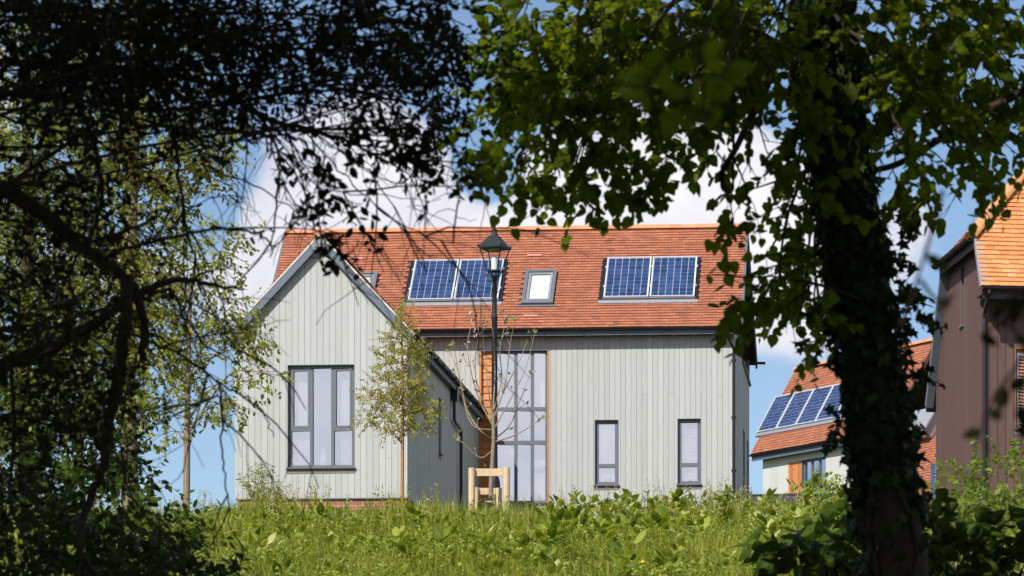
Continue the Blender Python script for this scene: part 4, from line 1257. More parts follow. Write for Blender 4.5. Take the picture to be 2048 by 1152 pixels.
def pc(px, py, Y, rx, ry, n, rd=None):
    """a clump seen at this pixel: centre and radii in metres"""
    s = Y / F
    return (at(px, py, Y), (rx * s, (rd if rd is not None else (rx + ry) / 2) * s, ry * s), n)


def gpt(px, Y):
    x = (px - PX) * Y / F
    return np.array([x, Y, float(ground(x, Y)) - .1])


# --- young trees and taller trees in sun, left of the house
tree('young_tree', 'slim young tree with sparse yellow-green leaves beside the left corner of the front gable', 'tree',
     [gpt(372, 55), at(374, 900, 55), at(376, 760, 55), at(380, 620, 55), at(392, 500, 55)], [.065, .055, .045, .03, .012],
     [pc(380, 470, 55, 60, 60, 27), pc(440, 530, 55, 65, 60, 45), pc(330, 560, 55, 80, 70, 54), pc(460, 620, 54.6, 60, 60, 35), pc(380, 660, 55, 110, 70, 70),
      pc(470, 700, 54.6, 75, 55, 32), pc(520, 660, 54, 40, 35, 10), pc(330, 760, 55, 80, 70, 48), pc(420, 800, 55, 75, 60, 40), pc(480, 810, 54.5, 45, 40, 10), pc(500, 765, 54.3, 40, 30, 8), pc(550, 750, 54, 28, 20, 4), pc(480, 470, 55, 30, 40, 9), pc(350, 860, 55, 60, 40, 16)],
     'oval', 'leaf_spring', .095, 9, .38, 'bark_grey', droop=-.05, tl=(.25, 1), sub=5)
tree('tall_tree', 'tall tree with thick grey trunk and sunlit yellow-green leaves behind the dark branches', 'tree',
     [gpt(262, 69), at(258, 900, 69), at(255, 700, 69), at(262, 400, 69), at(270, 100, 69), at(260, -200, 69)], [.20, .18, .165, .145, .12, .07],
     [pc(250, 420, 69, 140, 100, 259), pc(130, 500, 69, 130, 110, 259), pc(230, 580, 69, 150, 90, 259), pc(330, 300, 69, 120, 100, 189), pc(150, 280, 69, 150, 120, 259), pc(180, 720, 69, 120, 80, 211), pc(300, 700, 69, 90, 80, 141),
      pc(60, 150, 69, 150, 120, 141), pc(300, 120, 69, 150, 120, 141), pc(430, 240, 69, 80, 80, 51), pc(240, 830, 69, 90, 50, 117), pc(400, 330, 69, 80, 70, 60), pc(60, 420, 69, 120, 90, 100), pc(200, -60, 69, 220, 140, 141)],
     'oval', 'leaf_spring', .125, 9, .5, 'bark_grey', droop=0., tl=(0, 1), sub=6)
tree('broad_tree', 'broad leafy tree with mottled green foliage at the far left edge', 'tree',
     [gpt(40, 63), at(50, 900, 63), at(45, 700, 63), at(60, 450, 63), at(50, 150, 63)], [.20, .18, .16, .13, .08],
     [pc(40, 500, 63, 150, 120, 259), pc(-60, 350, 63, 150, 150, 151), pc(80, 300, 63, 140, 110, 172), pc(20, 700, 63, 140, 110, 259), pc(120, 660, 63, 100, 90, 172), pc(90, 830, 63, 120, 90, 237), pc(-40, 860, 63, 120, 100, 151), pc(170, 800, 63, 90, 80, 108), pc(60, 100, 63, 160, 120, 108)],
     'oval', 'leaf_spring', .12, 9, .5, 'bark', droop=.05, tl=(0, .8), sub=6)
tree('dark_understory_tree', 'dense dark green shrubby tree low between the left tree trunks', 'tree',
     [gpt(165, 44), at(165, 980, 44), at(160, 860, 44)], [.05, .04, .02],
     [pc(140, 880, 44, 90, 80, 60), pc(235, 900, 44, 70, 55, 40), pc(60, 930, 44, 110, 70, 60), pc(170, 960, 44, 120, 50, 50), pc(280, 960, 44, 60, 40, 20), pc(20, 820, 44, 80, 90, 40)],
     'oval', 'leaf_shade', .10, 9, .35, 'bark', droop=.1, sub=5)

# --- birch against the gable corner
tree('birch_sapling', 'young birch with orange bark and fine olive leaves before the corner of the front gable', 'tree',
     [gpt(804, 60), at(805, 900, 60), at(806, 800, 60), at(804, 700, 60), at(803, 640, 60), at(802, 605, 60)], [.036, .032, .027, .018, .010, .004],
     [pc(803, 625, 60, 18, 32, 31), pc(798, 670, 60, 34, 36, 58), pc(790, 715, 60, 48, 36, 76), pc(826, 710, 60, 34, 36, 54), pc(775, 765, 60, 56, 36, 81), pc(838, 765, 60, 36, 38, 58),
      pc(745, 800, 60, 34, 26, 40), pc(790, 820, 60, 62, 34, 99), pc(852, 815, 60, 38, 34, 58), pc(735, 845, 60, 28, 18, 19), pc(830, 855, 60, 40, 20, 36), pc(782, 865, 60, 30, 18, 19), pc(805, 780, 60, 40, 60, 67)],
     'simple', 'leaf_birch', .050, 14, .28, 'bark_birch', limbmat='twig_pale', droop=.1, sub=5, twig_r=.0025, dmix=(.4, .5), limb_r=.4)


# --- leggy apple sapling inside the guard
def apple():
    base = gpt(985, 57.8)
    o = thing('apple_sapling', base, 'bare-branched young apple sapling tied inside the softwood guard, before the lamp post', 'tree')
    T = smooth_path([base, at(982, 980, 57.8), at(985, 920, 57.8), at(987, 870, 57.8), at(986, 820, 57.8)], 5)
    mb = MB(); tube(mb, T, np.linspace(.046, .030, len(T)), 10); mb.build('trunk', M['bark_grey'], o, True)
    tm, lm, bm = MB(), MB(), MB()
    arms = [[(986, 830), (975, 770), (968, 700), (962, 640), (940, 620)], [(986, 880), (960, 860), (935, 820), (915, 740), (897, 700), (893, 735)][:5], [(986, 860), (945, 850), (925, 790), (908, 690)],
            [(986, 840), (1010, 770), (1020, 690), (1030, 640)], [(987, 860), (1020, 800), (1050, 740), (1070, 665)], [(987, 880), (1020, 850), (1040, 800), (1062, 745)], [(987, 885), (1030, 870), (1065, 850), (1085, 835)],
            [(986, 900), (960, 915), (925, 885), (912, 880)], [(986, 820), (990, 740), (985, 660), (965, 620)], [(985, 850), (955, 790), (935, 700), (945, 640)], [(986, 870), (1000, 800), (1040, 720), (1050, 690)],
            [(985, 840), (965, 800), (950, 740), (958, 655)], [(986, 825), (1003, 760), (1000, 700), (1012, 640)]]
    for a in arms:
        pts = smooth_path([at(x, y, 57.8 + rng.normal(0, .18) * (i > 0)) for i, (x, y) in enumerate(a)], 5)
        tube(tm, pts, np.linspace(.014, .004, len(pts)), 5, .5, False)
        for k in range(4, len(pts), 2):
            if rng.uniform() < .55:
                d = unit(pts[min(k + 1, len(pts) - 1)] - pts[k - 1]) * .6 + rng.normal(0, .5, 3) + np.array([0, 0, .4]); d = unit(d)
                e = pts[k] + d * rng.uniform(.08, .26); tube(tm, [pts[k], (pts[k] + e) / 2 + rng.normal(0, .008, 3), e], [.006, .005, .003], 4, .5, False)
                q = rng.integers(2, 5); leaves(lm, np.repeat(e[None], q, 0), np.array([0, 0, .5]) + rng.normal(0, .7, (q, 3)), rng.normal(0, 1, (q, 3)) + np.array([0, -.5, .5]), rng.uniform(.045, .085, q), 'oval')
        e = pts[-1]; q = 5; leaves(lm, e[None] + rng.normal(0, .02, (q, 3)), np.array([0, 0, .7]) + rng.normal(0, .6, (q, 3)), rng.normal(0, 1, (q, 3)) + np.array([0, -.5, .4]), rng.uniform(.06, .105, q), 'oval')
    for (x, y) in [(943, 640), (948, 660), (953, 668), (950, 672), (940, 625), (932, 690), (955, 655), (946, 647), (1000, 712), (932, 730)]:
        c = at(x, y, 57.7); k = 6; leaves(bm, np.repeat(c[None], k, 0) + rng.normal(0, .012, (k, 3)), rng.normal(0, 1, (k, 3)), rng.normal(0, 1, (k, 3)), np.full(k, .034), 'oval')
    tm.build('branches', M['twig_pale'], o); lm.build('foliage', M['leaf_apple'], o); bm.build('blossom', M['blossom'], o)
    mb = MB(); c = at(986, 944, 57.55); tube(mb, [c + np.array([.055 * math.cos(t), .06 * math.sin(t), .012 * math.sin(2 * t)]) for t in np.linspace(0, 2 * math.pi, 13)], .012, 5); mb.build('rubber_tie', M['black'], o)


apple()


# ================================================================== the dark wood edge the photograph looks out from
SUNV = np.array([-math.sin(R(SUN_AZ)) * math.cos(R(SUN_EL)), -math.cos(R(SUN_AZ)) * math.cos(R(SUN_EL)), math.sin(R(SUN_EL))])
GAPS = [(np.array([-.55, 15.2, 3.75]), .85), (np.array([.35, 15.2, 3.75]), .40), (np.array([-.1, 15.2, 3.5]), .35), (np.array([-.7, 15.2, 3.2]), .35), (np.array([1.0, 15, 3.3]), .25), (np.array([1.4, 15, 3.6]), .25), (np.array([1.15, 14.6, 2.9]), .22), (np.array([-.9, 15., 3.7]), .35)]   # openings in the crowns that let sun through


def shade_canopy(lm, blobs, size=.2):
    """unseen leaves added overhead and behind to shade the foreground, scattered through ellipsoids"""
    for c, r, n in blobs:
        Q, D = in_ellipsoid(n, c, r, .05)
        for g, gr in GAPS:
            w = Q - g; q = np.linalg.norm(w - np.outer(w @ SUNV, SUNV), axis=1); Q = Q[q > gr * rng.uniform(.75, 1.3, len(Q))]
        n = len(Q)
        leaves(lm, Q, rng.normal(0, 1, Q.shape), np.array([0, 0, 1.]) + rng.normal(0, .6, Q.shape), rng.uniform(.6, 1.3, n) * size, 'oval')


# --- left tree: curved bare branches, fine twigs, small dark leaves
BR = [  # (points in photo pixels, depth, start radius px, end radius px)
    ([(-80, 350), (40, 395), (130, 468), (200, 520), (255, 560), (285, 625), (288, 720)], 13, 34, 12),
    ([(-80, 790), (20, 728), (110, 690), (180, 652), (240, 612), (310, 573), (370, 560), (430, 570), (485, 578)], 13, 30, 4),
    ([(255, 560), (250, 640), (238, 740), (222, 830), (210, 920), (180, 1000), (158, 1085), (195, 1160)], 13, 26, 12),
    ([(130, 468), (210, 478), (300, 440), (345, 415)], 13, 9, 3),
    ([(200, 520), (260, 495), (330, 480), (430, 458), (520, 468), (548, 495)], 12.6, 9, 3),
    ([(-60, 120), (200, 140), (400, 160), (525, 232), (610, 258), (700, 285), (780, 330)], 13, 17, 4),
    ([(-60, 10), (200, 20), (500, 25), (800, 40)], 12.5, 12, 4), ([(100, 60), (350, 80), (560, 95), (820, 105)], 13.5, 11, 4),
    ([(525, 232), (560, 320), (552, 430), (540, 515)], 13, 6, 2.5),
    ([(288, 600), (340, 580), (380, 640), (415, 700)], 12.8, 7, 3),
    ([(238, 660), (300, 681), (370, 716), (435, 761), (480, 791), (520, 816), (550, 876)], 12.8, 6, 2),
    ([(435, 761), (445, 816), (445, 901), (452, 976), (462, 1056), (500, 1110)], 12.8, 4.5, 2), ([(435, 791), (360, 826), (280, 871), (240, 890)], 12.8, 4, 2),
    ([(240, 920), (270, 1006), (320, 1036), (350, 1101), (375, 1150)], 12.5, 6, 2.5), ([(400, 560), (440, 640), (472, 700), (525, 745)], 12.8, 3.5, 2),
    ([(20, 728), (30, 860), (20, 1000), (60, 1100)], 13.4, 9, 5), ([(120, 120), (190, 300), (200, 420), (130, 560)], 14, 12, 5), ([(300, 100), (350, 280), (365, 420), (400, 560)], 13.6, 8, 3),
    ([(600, 250), (680, 340), (760, 420), (850, 470), (960, 500)], 12.6, 3.5, 1.3), ([(560, 300), (650, 380), (760, 390), (880, 400)], 12.6, 3, 1.3), ([(480, 200), (640, 180), (800, 200), (930, 240)], 13, 7, 2.5),
    ([(640, 260), (720, 330), (810, 370), (900, 360)], 13.2, 3, 1.3), ([(545, 500), (600, 440), (680, 420), (720, 470)], 12.5, 3, 1.3), ([(400, 330), (480, 360), (560, 400), (640, 470), (700, 490)], 12.6, 4, 1.5)]


def left_extra(lm, tm):
    pts_all = []
    for P_, Y, r0, r1 in BR:
        w = [at(x, y, Y + rng.normal(0, .10) * (i > 0)) for i, (x, y) in enumerate(P_)]
        pts = smooth_path(w, 6); pts += rng.normal(0, .004, pts.shape)
        tube(tm, pts, np.linspace(r0, r1, len(pts)) * Y / F * .55, 7, .5, False)
        L = np.sum(np.linalg.norm(np.diff(pts, axis=0), axis=1))
        tips = []
        for k in range(int(L * 10)):
            i = rng.integers(len(pts) // 6, len(pts) - 1)
            if PX + F * pts[i][0] / pts[i][1] > 420 and PY - F * pts[i][2] / pts[i][1] > 340 and (rng.uniform() < .72 or (PX + F * pts[i][0] / pts[i][1] > 490 and PY - F * pts[i][2] / pts[i][1] > 500)): continue
            d = unit(pts[i + 1] - pts[i]); s = unit(np.cross(d, rng.normal(0, 1, 3)))
            grow(tm, pts[i], unit(d * .6 + s * .8 + np.array([0, 0, -.25])), rng.uniform(.18, .55), .0042, 1, tips, .5, (2, 4), .55, -.10, 4, .0012, .8)
        pts_all += [(t[0], t[1]) for t in tips if rng.uniform() < .30 and PY - F * t[0][2] / t[0][1] < 330]
    if pts_all:
        Q = np.array([q[0] for q in pts_all]); D = np.array([q[1] for q in pts_all])
        sprigs(lm, None, Q - D * .08, D, .12, 5, .036, 'oval', .1)
    # hanging leafy sprays picked out against the cloud
    hs = [(640, 345, 22), (606, 320, 12), (655, 385, 14), (680, 400, 12), (620, 420, 10), (690, 470, 16), (640, 460, 12), (700, 478, 12), (560, 460, 8), (860, 315, 18), (880, 350, 10), (885, 372, 8), (800, 300, 30), (840, 270, 24), (760, 300, 20), (720, 260, 22), (600, 300, 10)]
    for (x, y, n) in hs:
        Q, D = in_ellipsoid(max(2, n // 3), at(x, y, 12.7), (.045, .05, .035)); sprigs(lm, tm, Q, D + np.array([0, 0, -.4]), .10, 5, .048, 'oval', .2, .0025)
    shade_canopy(lm, [((-1.8, 10.5, 6.4), (2., 2.2, 1.4), 2500), ((-6, 4, 9), (5.5, 8, 3.6), 14000), ((-9, -6, 8.5), (6, 7, 4.), 8000), ((-2.5, -4, 9), (5, 7, 3.2), 7000), ((-9, 10, 7), (4.2, 6, 4.5), 6000), ((-7.5, 15, 5), (3., 4, 3.5), 3500), ((-5, 11, 7.6), (3.6, 4.5, 2.8), 8000), ((-6.5, 9, 6), (3., 4, 2.5), 6000), ((-6.5, -2, 3.5), (3.5, 8, 4.), 6000)], .24)  # first blob added across the sun ray to keep the trunk foot dark


cl = []
for (x, y, rx, ry, n) in [(60, 60, 140, 110, 110), (220, 60, 140, 100, 110), (380, 50, 140, 90, 100), (540, 25, 130, 70, 54), (690, 10, 130, 60, 40), (830, 15, 110, 60, 32), (920, 60, 70, 70, 16),
                          (120, 170, 140, 80, 44), (300, 150, 140, 70, 44), (450, 120, 110, 60, 34), (600, 100, 110, 55, 28), (740, 90, 100, 60, 28), (840, 140, 90, 65, 24), (780, 195, 80, 45, 15), (890, 220, 50, 55, 10), (680, 165, 70, 40, 11), (845, 255, 50, 30, 6),
                          (60, 300, 110, 80, 8), (200, 260, 120, 60, 10), (360, 230, 110, 50, 10), (480, 220, 60, 40, 5), (60, 600, 100, 100, 5), (440, 290, 50, 30, 4), (40, 440, 90, 80, 24), (150, 390, 90, 60, 16), (60, 560, 90, 70, 26), (190, 570, 80, 60, 14), (40, 700, 80, 80, 30), (150, 720, 70, 60, 16), (60, 830, 90, 70, 30), (170, 860, 70, 60, 14), (270, 760, 40, 60, 6), (250, 440, 60, 40, 8), (300, 560, 50, 40, 5), (20, 950, 60, 60, 14)]:  # lower-left clumps: dark leaf layer added for shade on the trees behind
    cl.append(pc(x, y, 13 + rng.uniform(-1.2, 1.5), rx, ry, n * 1.25, 500))
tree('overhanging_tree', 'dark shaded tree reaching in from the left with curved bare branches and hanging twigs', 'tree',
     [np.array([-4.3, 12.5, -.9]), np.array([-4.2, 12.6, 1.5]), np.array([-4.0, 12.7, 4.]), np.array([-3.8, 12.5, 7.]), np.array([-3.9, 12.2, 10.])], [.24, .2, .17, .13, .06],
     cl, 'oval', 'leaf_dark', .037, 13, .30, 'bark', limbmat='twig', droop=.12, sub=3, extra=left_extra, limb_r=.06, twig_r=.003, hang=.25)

# --- right tree: leaning ivy-clad trunk, lime leaves overhead
TR = [np.array([1.10, 15, -.6])] + [at(x, y, 15) for (x, y) in [(1797, 1180), (1790, 1100), (1776, 1000), (1757, 850), (1737, 700), (1716, 560), (1696, 430), (1672, 250), (1652, 80), (1645, -100)]] + [np.array([.72, 15.1, 6.]), np.array([.9, 14.9, 8.5]), np.array([.8, 15, 10.5])]
TRr = [.16, .142, .138, .132, .125, .12, .116, .112, .108, .105, .10, .095, .07, .04]


def right_extra(lm, tm):
    for P_, r0, r1, Y in [([(1640, 60), (1560, 110), (1523, 200), (1498, 240), (1473, 295), (1443, 350), (1457, 388)], 17, 7, 14.8), ([(1462, -60), (1465, 100), (1467, 250), (1466, 380)], 7, 4, 14.4),
                          ([(1715, 345), (1790, 330), (1865, 288), (1930, 240), (2000, 206), (2080, 165)], 10, 14, 15.2), ([(1660, 150), (1500, 60), (1350, 30), (1200, 60), (1050, 150)], 14, 4, 15.3), ([(1700, 300), (1640, 330), (1560, 360), (1500, 380)], 8, 2, 14.9),
                          ([(1400, 150), (1440, 145), (1540, 138)], 4, 5, 14.7), ([(1725, 600), (1640, 570), (1560, 560), (1500, 590)], 7, 2, 14.9), ([(1500, 30), (1400, 140), (1300, 200), (1180, 260), (1100, 330)], 7, 2, 15.)]:
        pts = smooth_path([at(x, y, Y + rng.normal(0, .05)) for x, y in P_], 6)
        tube(tm, pts, np.linspace(r0, r1, len(pts)) * Y / F * .6, 8, .5, False)
        tips = []
        for k in range(5):
            i = rng.integers(3, len(pts) - 1); d = unit(pts[i + 1] - pts[i]); s = unit(np.cross(d, rng.normal(0, 1, 3)))
            grow(tm, pts[i], unit(d * .6 + s * .7), rng.uniform(.2, .4), .005, 1, tips, .4, (1, 3), .6, -.08, 4, .0015, .8)
    hs = [(1063, 405, 3), (1045, 370, 5), (1090, 385, 4), (1030, 345, 5), (1160, 385, 4), (1190, 375, 6), (1245, 408, 2), (1228, 385, 4), (1262, 390, 3), (1290, 380, 5), (1310, 340, 8), (1340, 320, 6), (1280, 360, 5), (955, 320, 5), (940, 335, 3), (985, 300, 6), (1470, 440, 3), (1478, 462, 3), (1462, 415, 4),
          (1462, 640, 4), (1450, 655, 3), (1490, 620, 5), (1475, 525, 2), (1445, 320, 5), (1425, 260, 6), (1865, 410, 2), (1850, 385, 5), (1975, 410, 3), (2010, 370, 4), (1950, 390, 4), (1800, 410, 5), (1515, 610, 4), (2040, 260, 4), (2020, 310, 4)]
    for (x, y, n) in hs:
        Q, D = in_ellipsoid(n, at(x, y - 14, 14.8), (.05, .12, .04)); sprigs(lm, tm, Q, D + np.array([0, 0, -.7]), .11, 4, .058, 'heart', .3, .002, hang=.7, tlo=.2)
    shade_canopy(lm, [((5.5, 8, 8.6), (6, 8, 3.6), 9000), ((6, -5, 8.), (7, 7, 4.), 8000), ((1.5, 1, 9.4), (5.5, 8, 3.2), 9000), ((5.6, 15, 6), (3.6, 5, 2.6), 4500), ((1, 16, 7.3), (4.2, 4.5, 2.4), 5500), ((7.5, 2, 3.5), (3., 8, 4.), 5000), ((0, -12, 4.5), (10, 3, 6.), 9000)], .26)


cl = []
for (x, y, rx, ry, n) in [(1020, 55, 90, 80, 16), (1140, 45, 130, 80, 30), (1290, 45, 140, 80, 34), (1430, 55, 130, 90, 34), (1080, 120, 100, 80, 29), (1210, 132, 120, 80, 32), (1350, 132, 120, 80, 34), (1470, 120, 90, 80, 25), (1010, 200, 60, 50, 11), (1120, 230, 100, 60, 27), (1210, 260, 80, 55, 20), (1300, 200, 70, 45, 14),
                          (1370, 150, 80, 45, 18), (1560, 60, 100, 90, 26), (1700, 60, 120, 90, 30), (1840, 60, 120, 90, 30), (1980, 60, 110, 90, 26), (1800, 138, 110, 80, 24), (1930, 148, 110, 80, 30), (2030, 158, 60, 100, 16), (1850, 248, 90, 55, 22), (1960, 258, 70, 50, 16), (1800, 298, 40, 40, 8), (1920, 308, 50, 28, 7),
                          (1600, 300, 40, 45, 6), (1600, 380, 40, 40, 8), (1590, 530, 40, 45, 12), (1610, 600, 40, 40, 9), (1555, 585, 26, 28, 5), (1610, 460, 35, 35, 6), (1640, 640, 30, 30, 5), (1600, 200, 70, 70, 14), (1040, 278, 45, 36, 6), (1150, 313, 40, 26, 6), (1425, 258, 24, 36, 3)]:
    cl.append(pc(x, y, 15 + rng.uniform(-.7, .9), rx, ry, n, 380))
tree('lime_tree', 'leaning dark trunk tree on the right with broad heart-shaped leaves overhead', 'tree', TR, TRr, cl, 'heart', 'leaf_lime', .052, 13, .31, 'bark', droop=.2, sub=3, extra=right_extra, limb_r=.14, sides=14, tl=(0, 1), hang=.6, above=.9)

iv = thing('ivy', at(1760, 900, 14.85), 'dark glossy ivy climbing the leaning trunk on the right', 'climbing plant')
lm, tm = MB(), MB()
T = smooth_path(TR[1:11], 8); rr = np.interp(np.linspace(0, 1, len(T)), np.linspace(0, 1, 10), TRr[1:11])
N = 5200; u_ = rng.beta(1.15, .8, N) * (len(T) - 2); i = u_.astype(int); f = u_ - i
C = T[i] + (T[i + 1] - T[i]) * f[:, None]; a = rng.uniform(0, 2 * math.pi, N); nn = np.stack([np.cos(a), np.sin(a), np.zeros(N)], -1)
thick = .008 + .034 * np.abs(rng.normal(0, 1, N)) * (.35 + .65 * patch(u_ * .35, a * 1.2, 1.))
keepm = (u_ > 11 + 7 * patch(a, a * 0 + 3)) | (rng.uniform(0, 1, N) < .10)
Pv = C + nn * (rr[i] + thick)[:, None]
leaves(lm, Pv[keepm], (np.array([0, 0, -.9]) + rng.normal(0, .5, (N, 3)))[keepm], (nn * 1. + np.array([0, 0, .5]) + rng.normal(0, .4, (N, 3)))[keepm], rng.uniform(.035, .072, N)[keepm], 'ivy', np.clip(rng.beta(1.3, 1.6, N)[keepm], 0, .99))
for (x, y, n) in [(1795, 550, 6), (1805, 600, 8), (1812, 650, 8), (1795, 690, 5), (1670, 620, 4), (1665, 680, 3), (1675, 850, 3), (1812, 760, 2), (1785, 500, 5), (1768, 450, 4)]:
    Q, D = in_ellipsoid(n, at(x, y, 14.9), (.06, .10, .06)); sprigs(lm, tm, Q, D + np.array([0, 0, -.2]), .13, 6, .055, 'ivy', .15, .003)
for k in range(9):
    a0 = rng.uniform(0, 6.28); pts = []
    for j in range(0, len(T) - 1, 3):
        a1 = a0 + .35 * math.sin(j * .2 + k); pts.append(T[j] + np.array([math.cos(a1), math.sin(a1), 0]) * (rr[j] + .008))
    tube(tm, smooth_path(pts, 3), .012, 5, .5, False)
tm.build('stems', M['bark'], iv); lm.build('foliage', M['leaf_ivy'], iv)

# --- out-of-focus sprigs hanging close to the camera on the right
nt_ = thing('near_twig', at(1990, 560, 4.6), 'blurred dark twig with few leaves hanging before the brown house', 'twig')
tm, lm = MB(), MB()
for P_ in [[(2120, 520), (2060, 580), (2015, 600), (1985, 660)], [(2120, 740), (2060, 690), (2010, 650), (1960, 670)], [(2140, 640), (2080, 700), (2040, 790), (2045, 880)], [(1885, 380), (1868, 450), (1840, 540), (1822, 600), (1800, 650)], [(2080, 600), (2040, 720), (1985, 800), (1950, 900)], [(1840, 560), (1875, 600), (1910, 590)]]:
    pts = smooth_path([at(x, y, 4.6) for x, y in P_], 5); tube(tm, pts, np.linspace(.0035, .0015, len(pts)), 5, .5, False)
    k = 4 if P_[0][0] > 1900 else 1
    q = pts[rng.integers(len(pts) // 3, len(pts), k)]; leaves(lm, q, np.array([0, 0, -.4]) + rng.normal(0, .7, (k, 3)), np.array([0, -1., .2]) + rng.normal(0, .4, (k, 3)), rng.uniform(.028, .045, k), 'oval')
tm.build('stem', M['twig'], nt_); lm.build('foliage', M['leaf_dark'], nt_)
ns = thing('near_spray', at(1390, 90, 5.), 'blurred dark leafy spray hanging close overhead, in front of the lime leaves at top centre', 'twig')
tm, lm = MB(), MB()
for P_ in [[(1440, -120), (1420, 40), (1390, 150), (1360, 220)], [(1400, -100), (1360, 60), (1310, 150), (1290, 190)], [(1480, -100), (1470, 60), (1440, 170), (1410, 250)]]:
    pts = smooth_path([at(x, y, 5.) for x, y in P_], 5); tube(tm, pts, np.linspace(.004, .0015, len(pts)), 5, .5, False)
    k = 8; q = pts[rng.integers(len(pts) // 2, len(pts), k)]; leaves(lm, q, np.array([0, 0, -.4]) + rng.normal(0, .7, (k, 3)), np.array([0, -1., .2]) + rng.normal(0, .4, (k, 3)), rng.uniform(.035, .06, k), 'oval')
tm.build('stem', M['twig'], ns); lm.build('foliage', M['leaf_lime'], ns)


# --- shaded undergrowth in the two lower corners
def shrub(name, label, Y, clumps, lk, mat, size, nl, L, px0, tl=(0, 1), group=None):
    b = gpt(px0, Y)
    o = thing(name, b, label, 'shrub', group); lm, tm = MB(), MB()
    for (x, y, rx, ry, n) in clumps:
        c, r, n = pc(x, y, Y + rng.uniform(-.8, .8), rx, ry, n, 250)
        g = np.array([c[0] * .9 + b[0] * .1, c[1], float(ground(c[0], c[1]))])
        for k in range(4):
            e = c + rng.normal(0, .4, 3) * r; pts = smooth_path([g + rng.normal(0, .1, 3) * np.array([1, 1, 0]), (g + e) / 2 + rng.normal(0, .08, 3), e], 4); tube(tm, pts, np.linspace(.011, .003, len(pts)), 5, .5, False)
        Q, D = in_ellipsoid(n, c, r); sprigs(lm, tm, Q, D * .4 + np.array([0, 0, .5]) + rng.normal(0, .4, Q.shape), L * rng.uniform(.6, 1.2, n), nl, size, lk, .15, .003, tlo=tl[0], thi=tl[1])
    tm.build('stem', M['twig'], o); lm.build('foliage', M[mat], o)
    return o


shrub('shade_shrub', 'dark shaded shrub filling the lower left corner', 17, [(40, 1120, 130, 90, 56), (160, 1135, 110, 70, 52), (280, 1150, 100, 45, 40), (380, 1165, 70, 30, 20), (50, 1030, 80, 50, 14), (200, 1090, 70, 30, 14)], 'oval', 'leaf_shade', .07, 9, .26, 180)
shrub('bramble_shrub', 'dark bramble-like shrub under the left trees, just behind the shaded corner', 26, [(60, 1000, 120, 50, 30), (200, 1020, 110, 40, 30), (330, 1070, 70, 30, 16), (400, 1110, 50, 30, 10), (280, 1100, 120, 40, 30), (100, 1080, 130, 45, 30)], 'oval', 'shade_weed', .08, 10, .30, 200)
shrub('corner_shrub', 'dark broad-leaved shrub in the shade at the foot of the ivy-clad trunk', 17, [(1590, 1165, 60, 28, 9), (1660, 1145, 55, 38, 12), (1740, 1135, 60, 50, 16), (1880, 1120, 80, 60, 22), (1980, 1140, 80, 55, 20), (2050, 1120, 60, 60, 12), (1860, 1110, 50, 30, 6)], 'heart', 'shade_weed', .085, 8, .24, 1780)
for k, (x, y, rx, ry, n, lb) in enumerate([(1890, 1010, 50, 60, 26, 'nettle clump in half shade just right of the leaning trunk'), (1955, 1000, 45, 65, 26, 'middle nettle clump before the brown wall'), (2015, 990, 50, 70, 28, 'tall nettle clump in the right corner before the brown wall')]):
    shrub('nettle_clump', lb, 31, [(x, y, rx, ry, n), (x, y + 70, rx * 1.2, 50, n)], 'oval', 'weed', .07, 12, .34, x, (0, .6), 'nettles by the brown house')
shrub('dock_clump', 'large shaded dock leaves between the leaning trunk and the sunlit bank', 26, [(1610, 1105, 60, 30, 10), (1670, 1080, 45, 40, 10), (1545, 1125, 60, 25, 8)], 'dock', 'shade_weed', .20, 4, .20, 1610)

# ================================================================== sky, sun, camera
world = bpy.data.worlds.new('World'); scene.world = world; world.use_nodes = True
nt = world.node_tree; nt.nodes.clear()
out = nd(nt, 'ShaderNodeOutputWorld')
sky = nd(nt, 'ShaderNodeTexSky', sky_type='NISHITA', sun_disc=False)
sx, sy = -math.sin(R(SUN_AZ)), -math.cos(R(SUN_AZ))
sky.sun_elevation = R(SUN_EL); sky.sun_rotation = math.atan2(sx, sy); sky.dust_density = .9; sky.ozone_density = 3.; sky.air_density = .9
bg = nd(nt, 'ShaderNodeBackground', i_Strength=.10); nt.links.new(sky.outputs[0], bg.inputs[0])
tc = nd(nt, 'ShaderNodeTexCoord')
dvec = tc.outputs['Generated']
n1 = nd(nt, 'ShaderNodeTexNoise', i_Scale=16., i_Detail=9., i_Roughness=.55); nt.links.new(dvec, n1.inputs['Vector'])
n2 = nd(nt, 'ShaderNodeTexNoise', i_Scale=5., i_Detail=4., i_Roughness=.5); nt.links.new(dvec, n2.inputs['Vector'])
dens = math_n(nt, 'ADD', math_n(nt, 'MULTIPLY', math_n(nt, 'SUBTRACT', n1.outputs['Fac'], .5), 1.6), math_n(nt, 'MULTIPLY', math_n(nt, 'SUBTRACT', n2.outputs['Fac'], .5), .9))
CL = [  # cumulus heaps: direction (photo pixel), angular size in pixels, weight
    (640, 400, 190, .62), (760, 290, 120, .45), (560, 520, 130, .40), (860, 330, 90, .28), (1250, 400, 230, .62), (1450, 350, 170, .55), (1100, 450, 120, .40), (1600, 640, 110, .38), (1560, 480, 120, .40), (1830, 430, 90, .30), (950, 470, 90, .32), (1780, 560, 80, .16),
    (960, 345, 60, -.55), (1010, 375, 55, -.50), (940, 180, 130, -.35), (400, 900, 190, -.5), (1520, 800, 80, -.30), (1930, 560, 110, -.35), (420, 420, 90, -.30), (1700, 100, 300, -.45), (300, 250, 200, -.3), (1000, 100, 200, -.35), (2000, 300, 120, -.4)]
acc = dens
CL += [((.12, -.98, .13), .22, .5), ((.9, .1, .35), .5, .45), ((-.22, -.96, .14), .30, .55), ((-.7, -.6, .3), .35, .30), ((.5, -.8, .2), .3, .25)]     # unseen clouds added behind and beside the camera to brighten panes and shaded wall
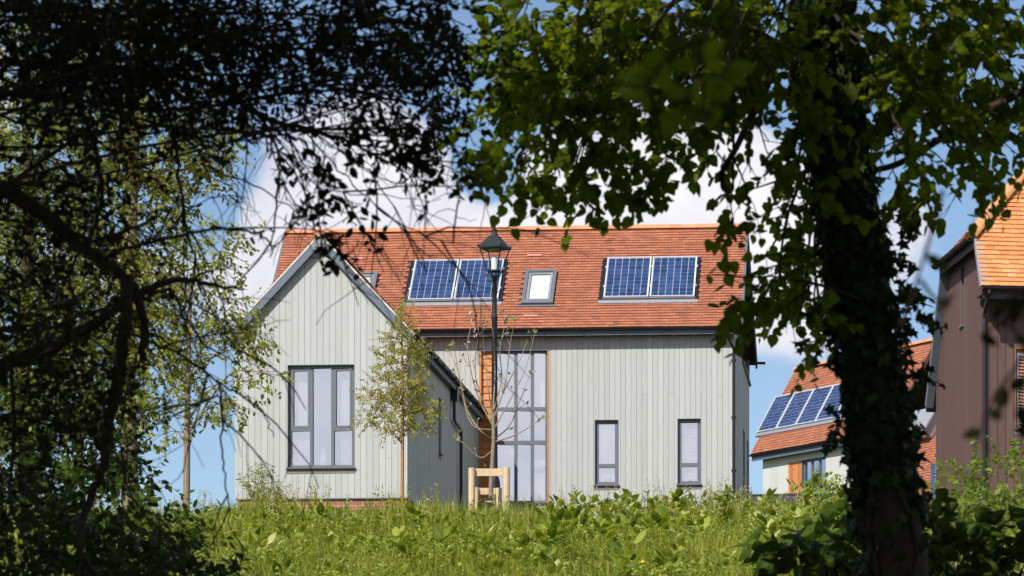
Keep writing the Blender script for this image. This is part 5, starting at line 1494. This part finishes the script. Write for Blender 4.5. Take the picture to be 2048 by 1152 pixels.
for item in CL:
    if len(item) == 4:
        x, y, s, w = item; d = unit(np.array([(x - PX) / F, 1, (PY - y) / F]))
    else:
        d, s, w = unit(np.array(item[0])), item[1] * F, item[2]
    v = nd(nt, 'ShaderNodeVectorMath', operation='DISTANCE'); v.inputs[1].default_value = tuple(d); nt.links.new(dvec, v.inputs[0])
    q = math_n(nt, 'DIVIDE', v.outputs['Value'], s / F); q = math_n(nt, 'MULTIPLY', q, q); g = math_n(nt, 'EXPONENT', math_n(nt, 'MULTIPLY', q, -1.))
    acc = math_n(nt, 'ADD', acc, math_n(nt, 'MULTIPLY', g, w))
mr = nd(nt, 'ShaderNodeMapRange', interpolation_type='SMOOTHSTEP'); mr.inputs[1].default_value = .06; mr.inputs[2].default_value = .34
nt.links.new(acc, mr.inputs[0])
n3 = nd(nt, 'ShaderNodeTexNoise', i_Scale=30., i_Detail=7., i_Roughness=.55); nt.links.new(dvec, n3.inputs['Vector'])
cc = ramp(nt, math_n(nt, 'ADD', math_n(nt, 'MULTIPLY', acc, .35), math_n(nt, 'MULTIPLY', n3.outputs['Fac'], .8)), [(.38, (.60, .62, .73)), (.62, (.80, .79, .85)), (.88, (.97, .945, .95))])
bgc = nd(nt, 'ShaderNodeBackground', i_Strength=.86); nt.links.new(cc, bgc.inputs[0])
mx = nd(nt, 'ShaderNodeMixShader'); nt.links.new(mr.outputs[0], mx.inputs[0]); nt.links.new(bg.outputs[0], mx.inputs[1]); nt.links.new(bgc.outputs[0], mx.inputs[2])
nt.links.new(mx.outputs[0], out.inputs[0])

sun = bpy.data.lights.new('sun', 'SUN'); sun.energy = 4.2; sun.angle = R(.5); sun.color = (1., .96, .90)
so = bpy.data.objects.new('sun', sun); col.objects.link(so)
svec = Vector((sx * math.cos(R(SUN_EL)), sy * math.cos(R(SUN_EL)), math.sin(R(SUN_EL))))
so.rotation_euler = (-svec).to_track_quat('-Z', 'Y').to_euler(); so.location = (-20, -30, 40)

cam = bpy.data.cameras.new('camera'); co = bpy.data.objects.new('camera', cam); col.objects.link(co)
cam.sensor_width = 36.; cam.lens = F / 2048 * 36.; cam.shift_x = -(PX - 1024) / 2048; cam.shift_y = (PY - 576) / 2048
cam.clip_start = .1; cam.clip_end = 5000
co.rotation_euler = (R(90), 0, 0)
cam.dof.use_dof = True; cam.dof.focus_distance = 68.; cam.dof.aperture_fstop = 9.5
scene.camera = co

scene.view_settings.view_transform = 'Standard'; scene.view_settings.look = 'None'; scene.view_settings.exposure = .38; scene.view_settings.gamma = 1.
scene.render.engine = 'CYCLES'
cy_ = scene.cycles; cy_.use_denoising = True
try: cy_.denoiser = 'OPENIMAGEDENOISE'
except Exception: pass
cy_.max_bounces = 8; cy_.diffuse_bounces = 3; cy_.glossy_bounces = 3; cy_.transmission_bounces = 4; cy_.transparent_max_bounces = 12
cy_.caustics_reflective = False; cy_.caustics_refractive = False; cy_.sample_clamp_indirect = 4.
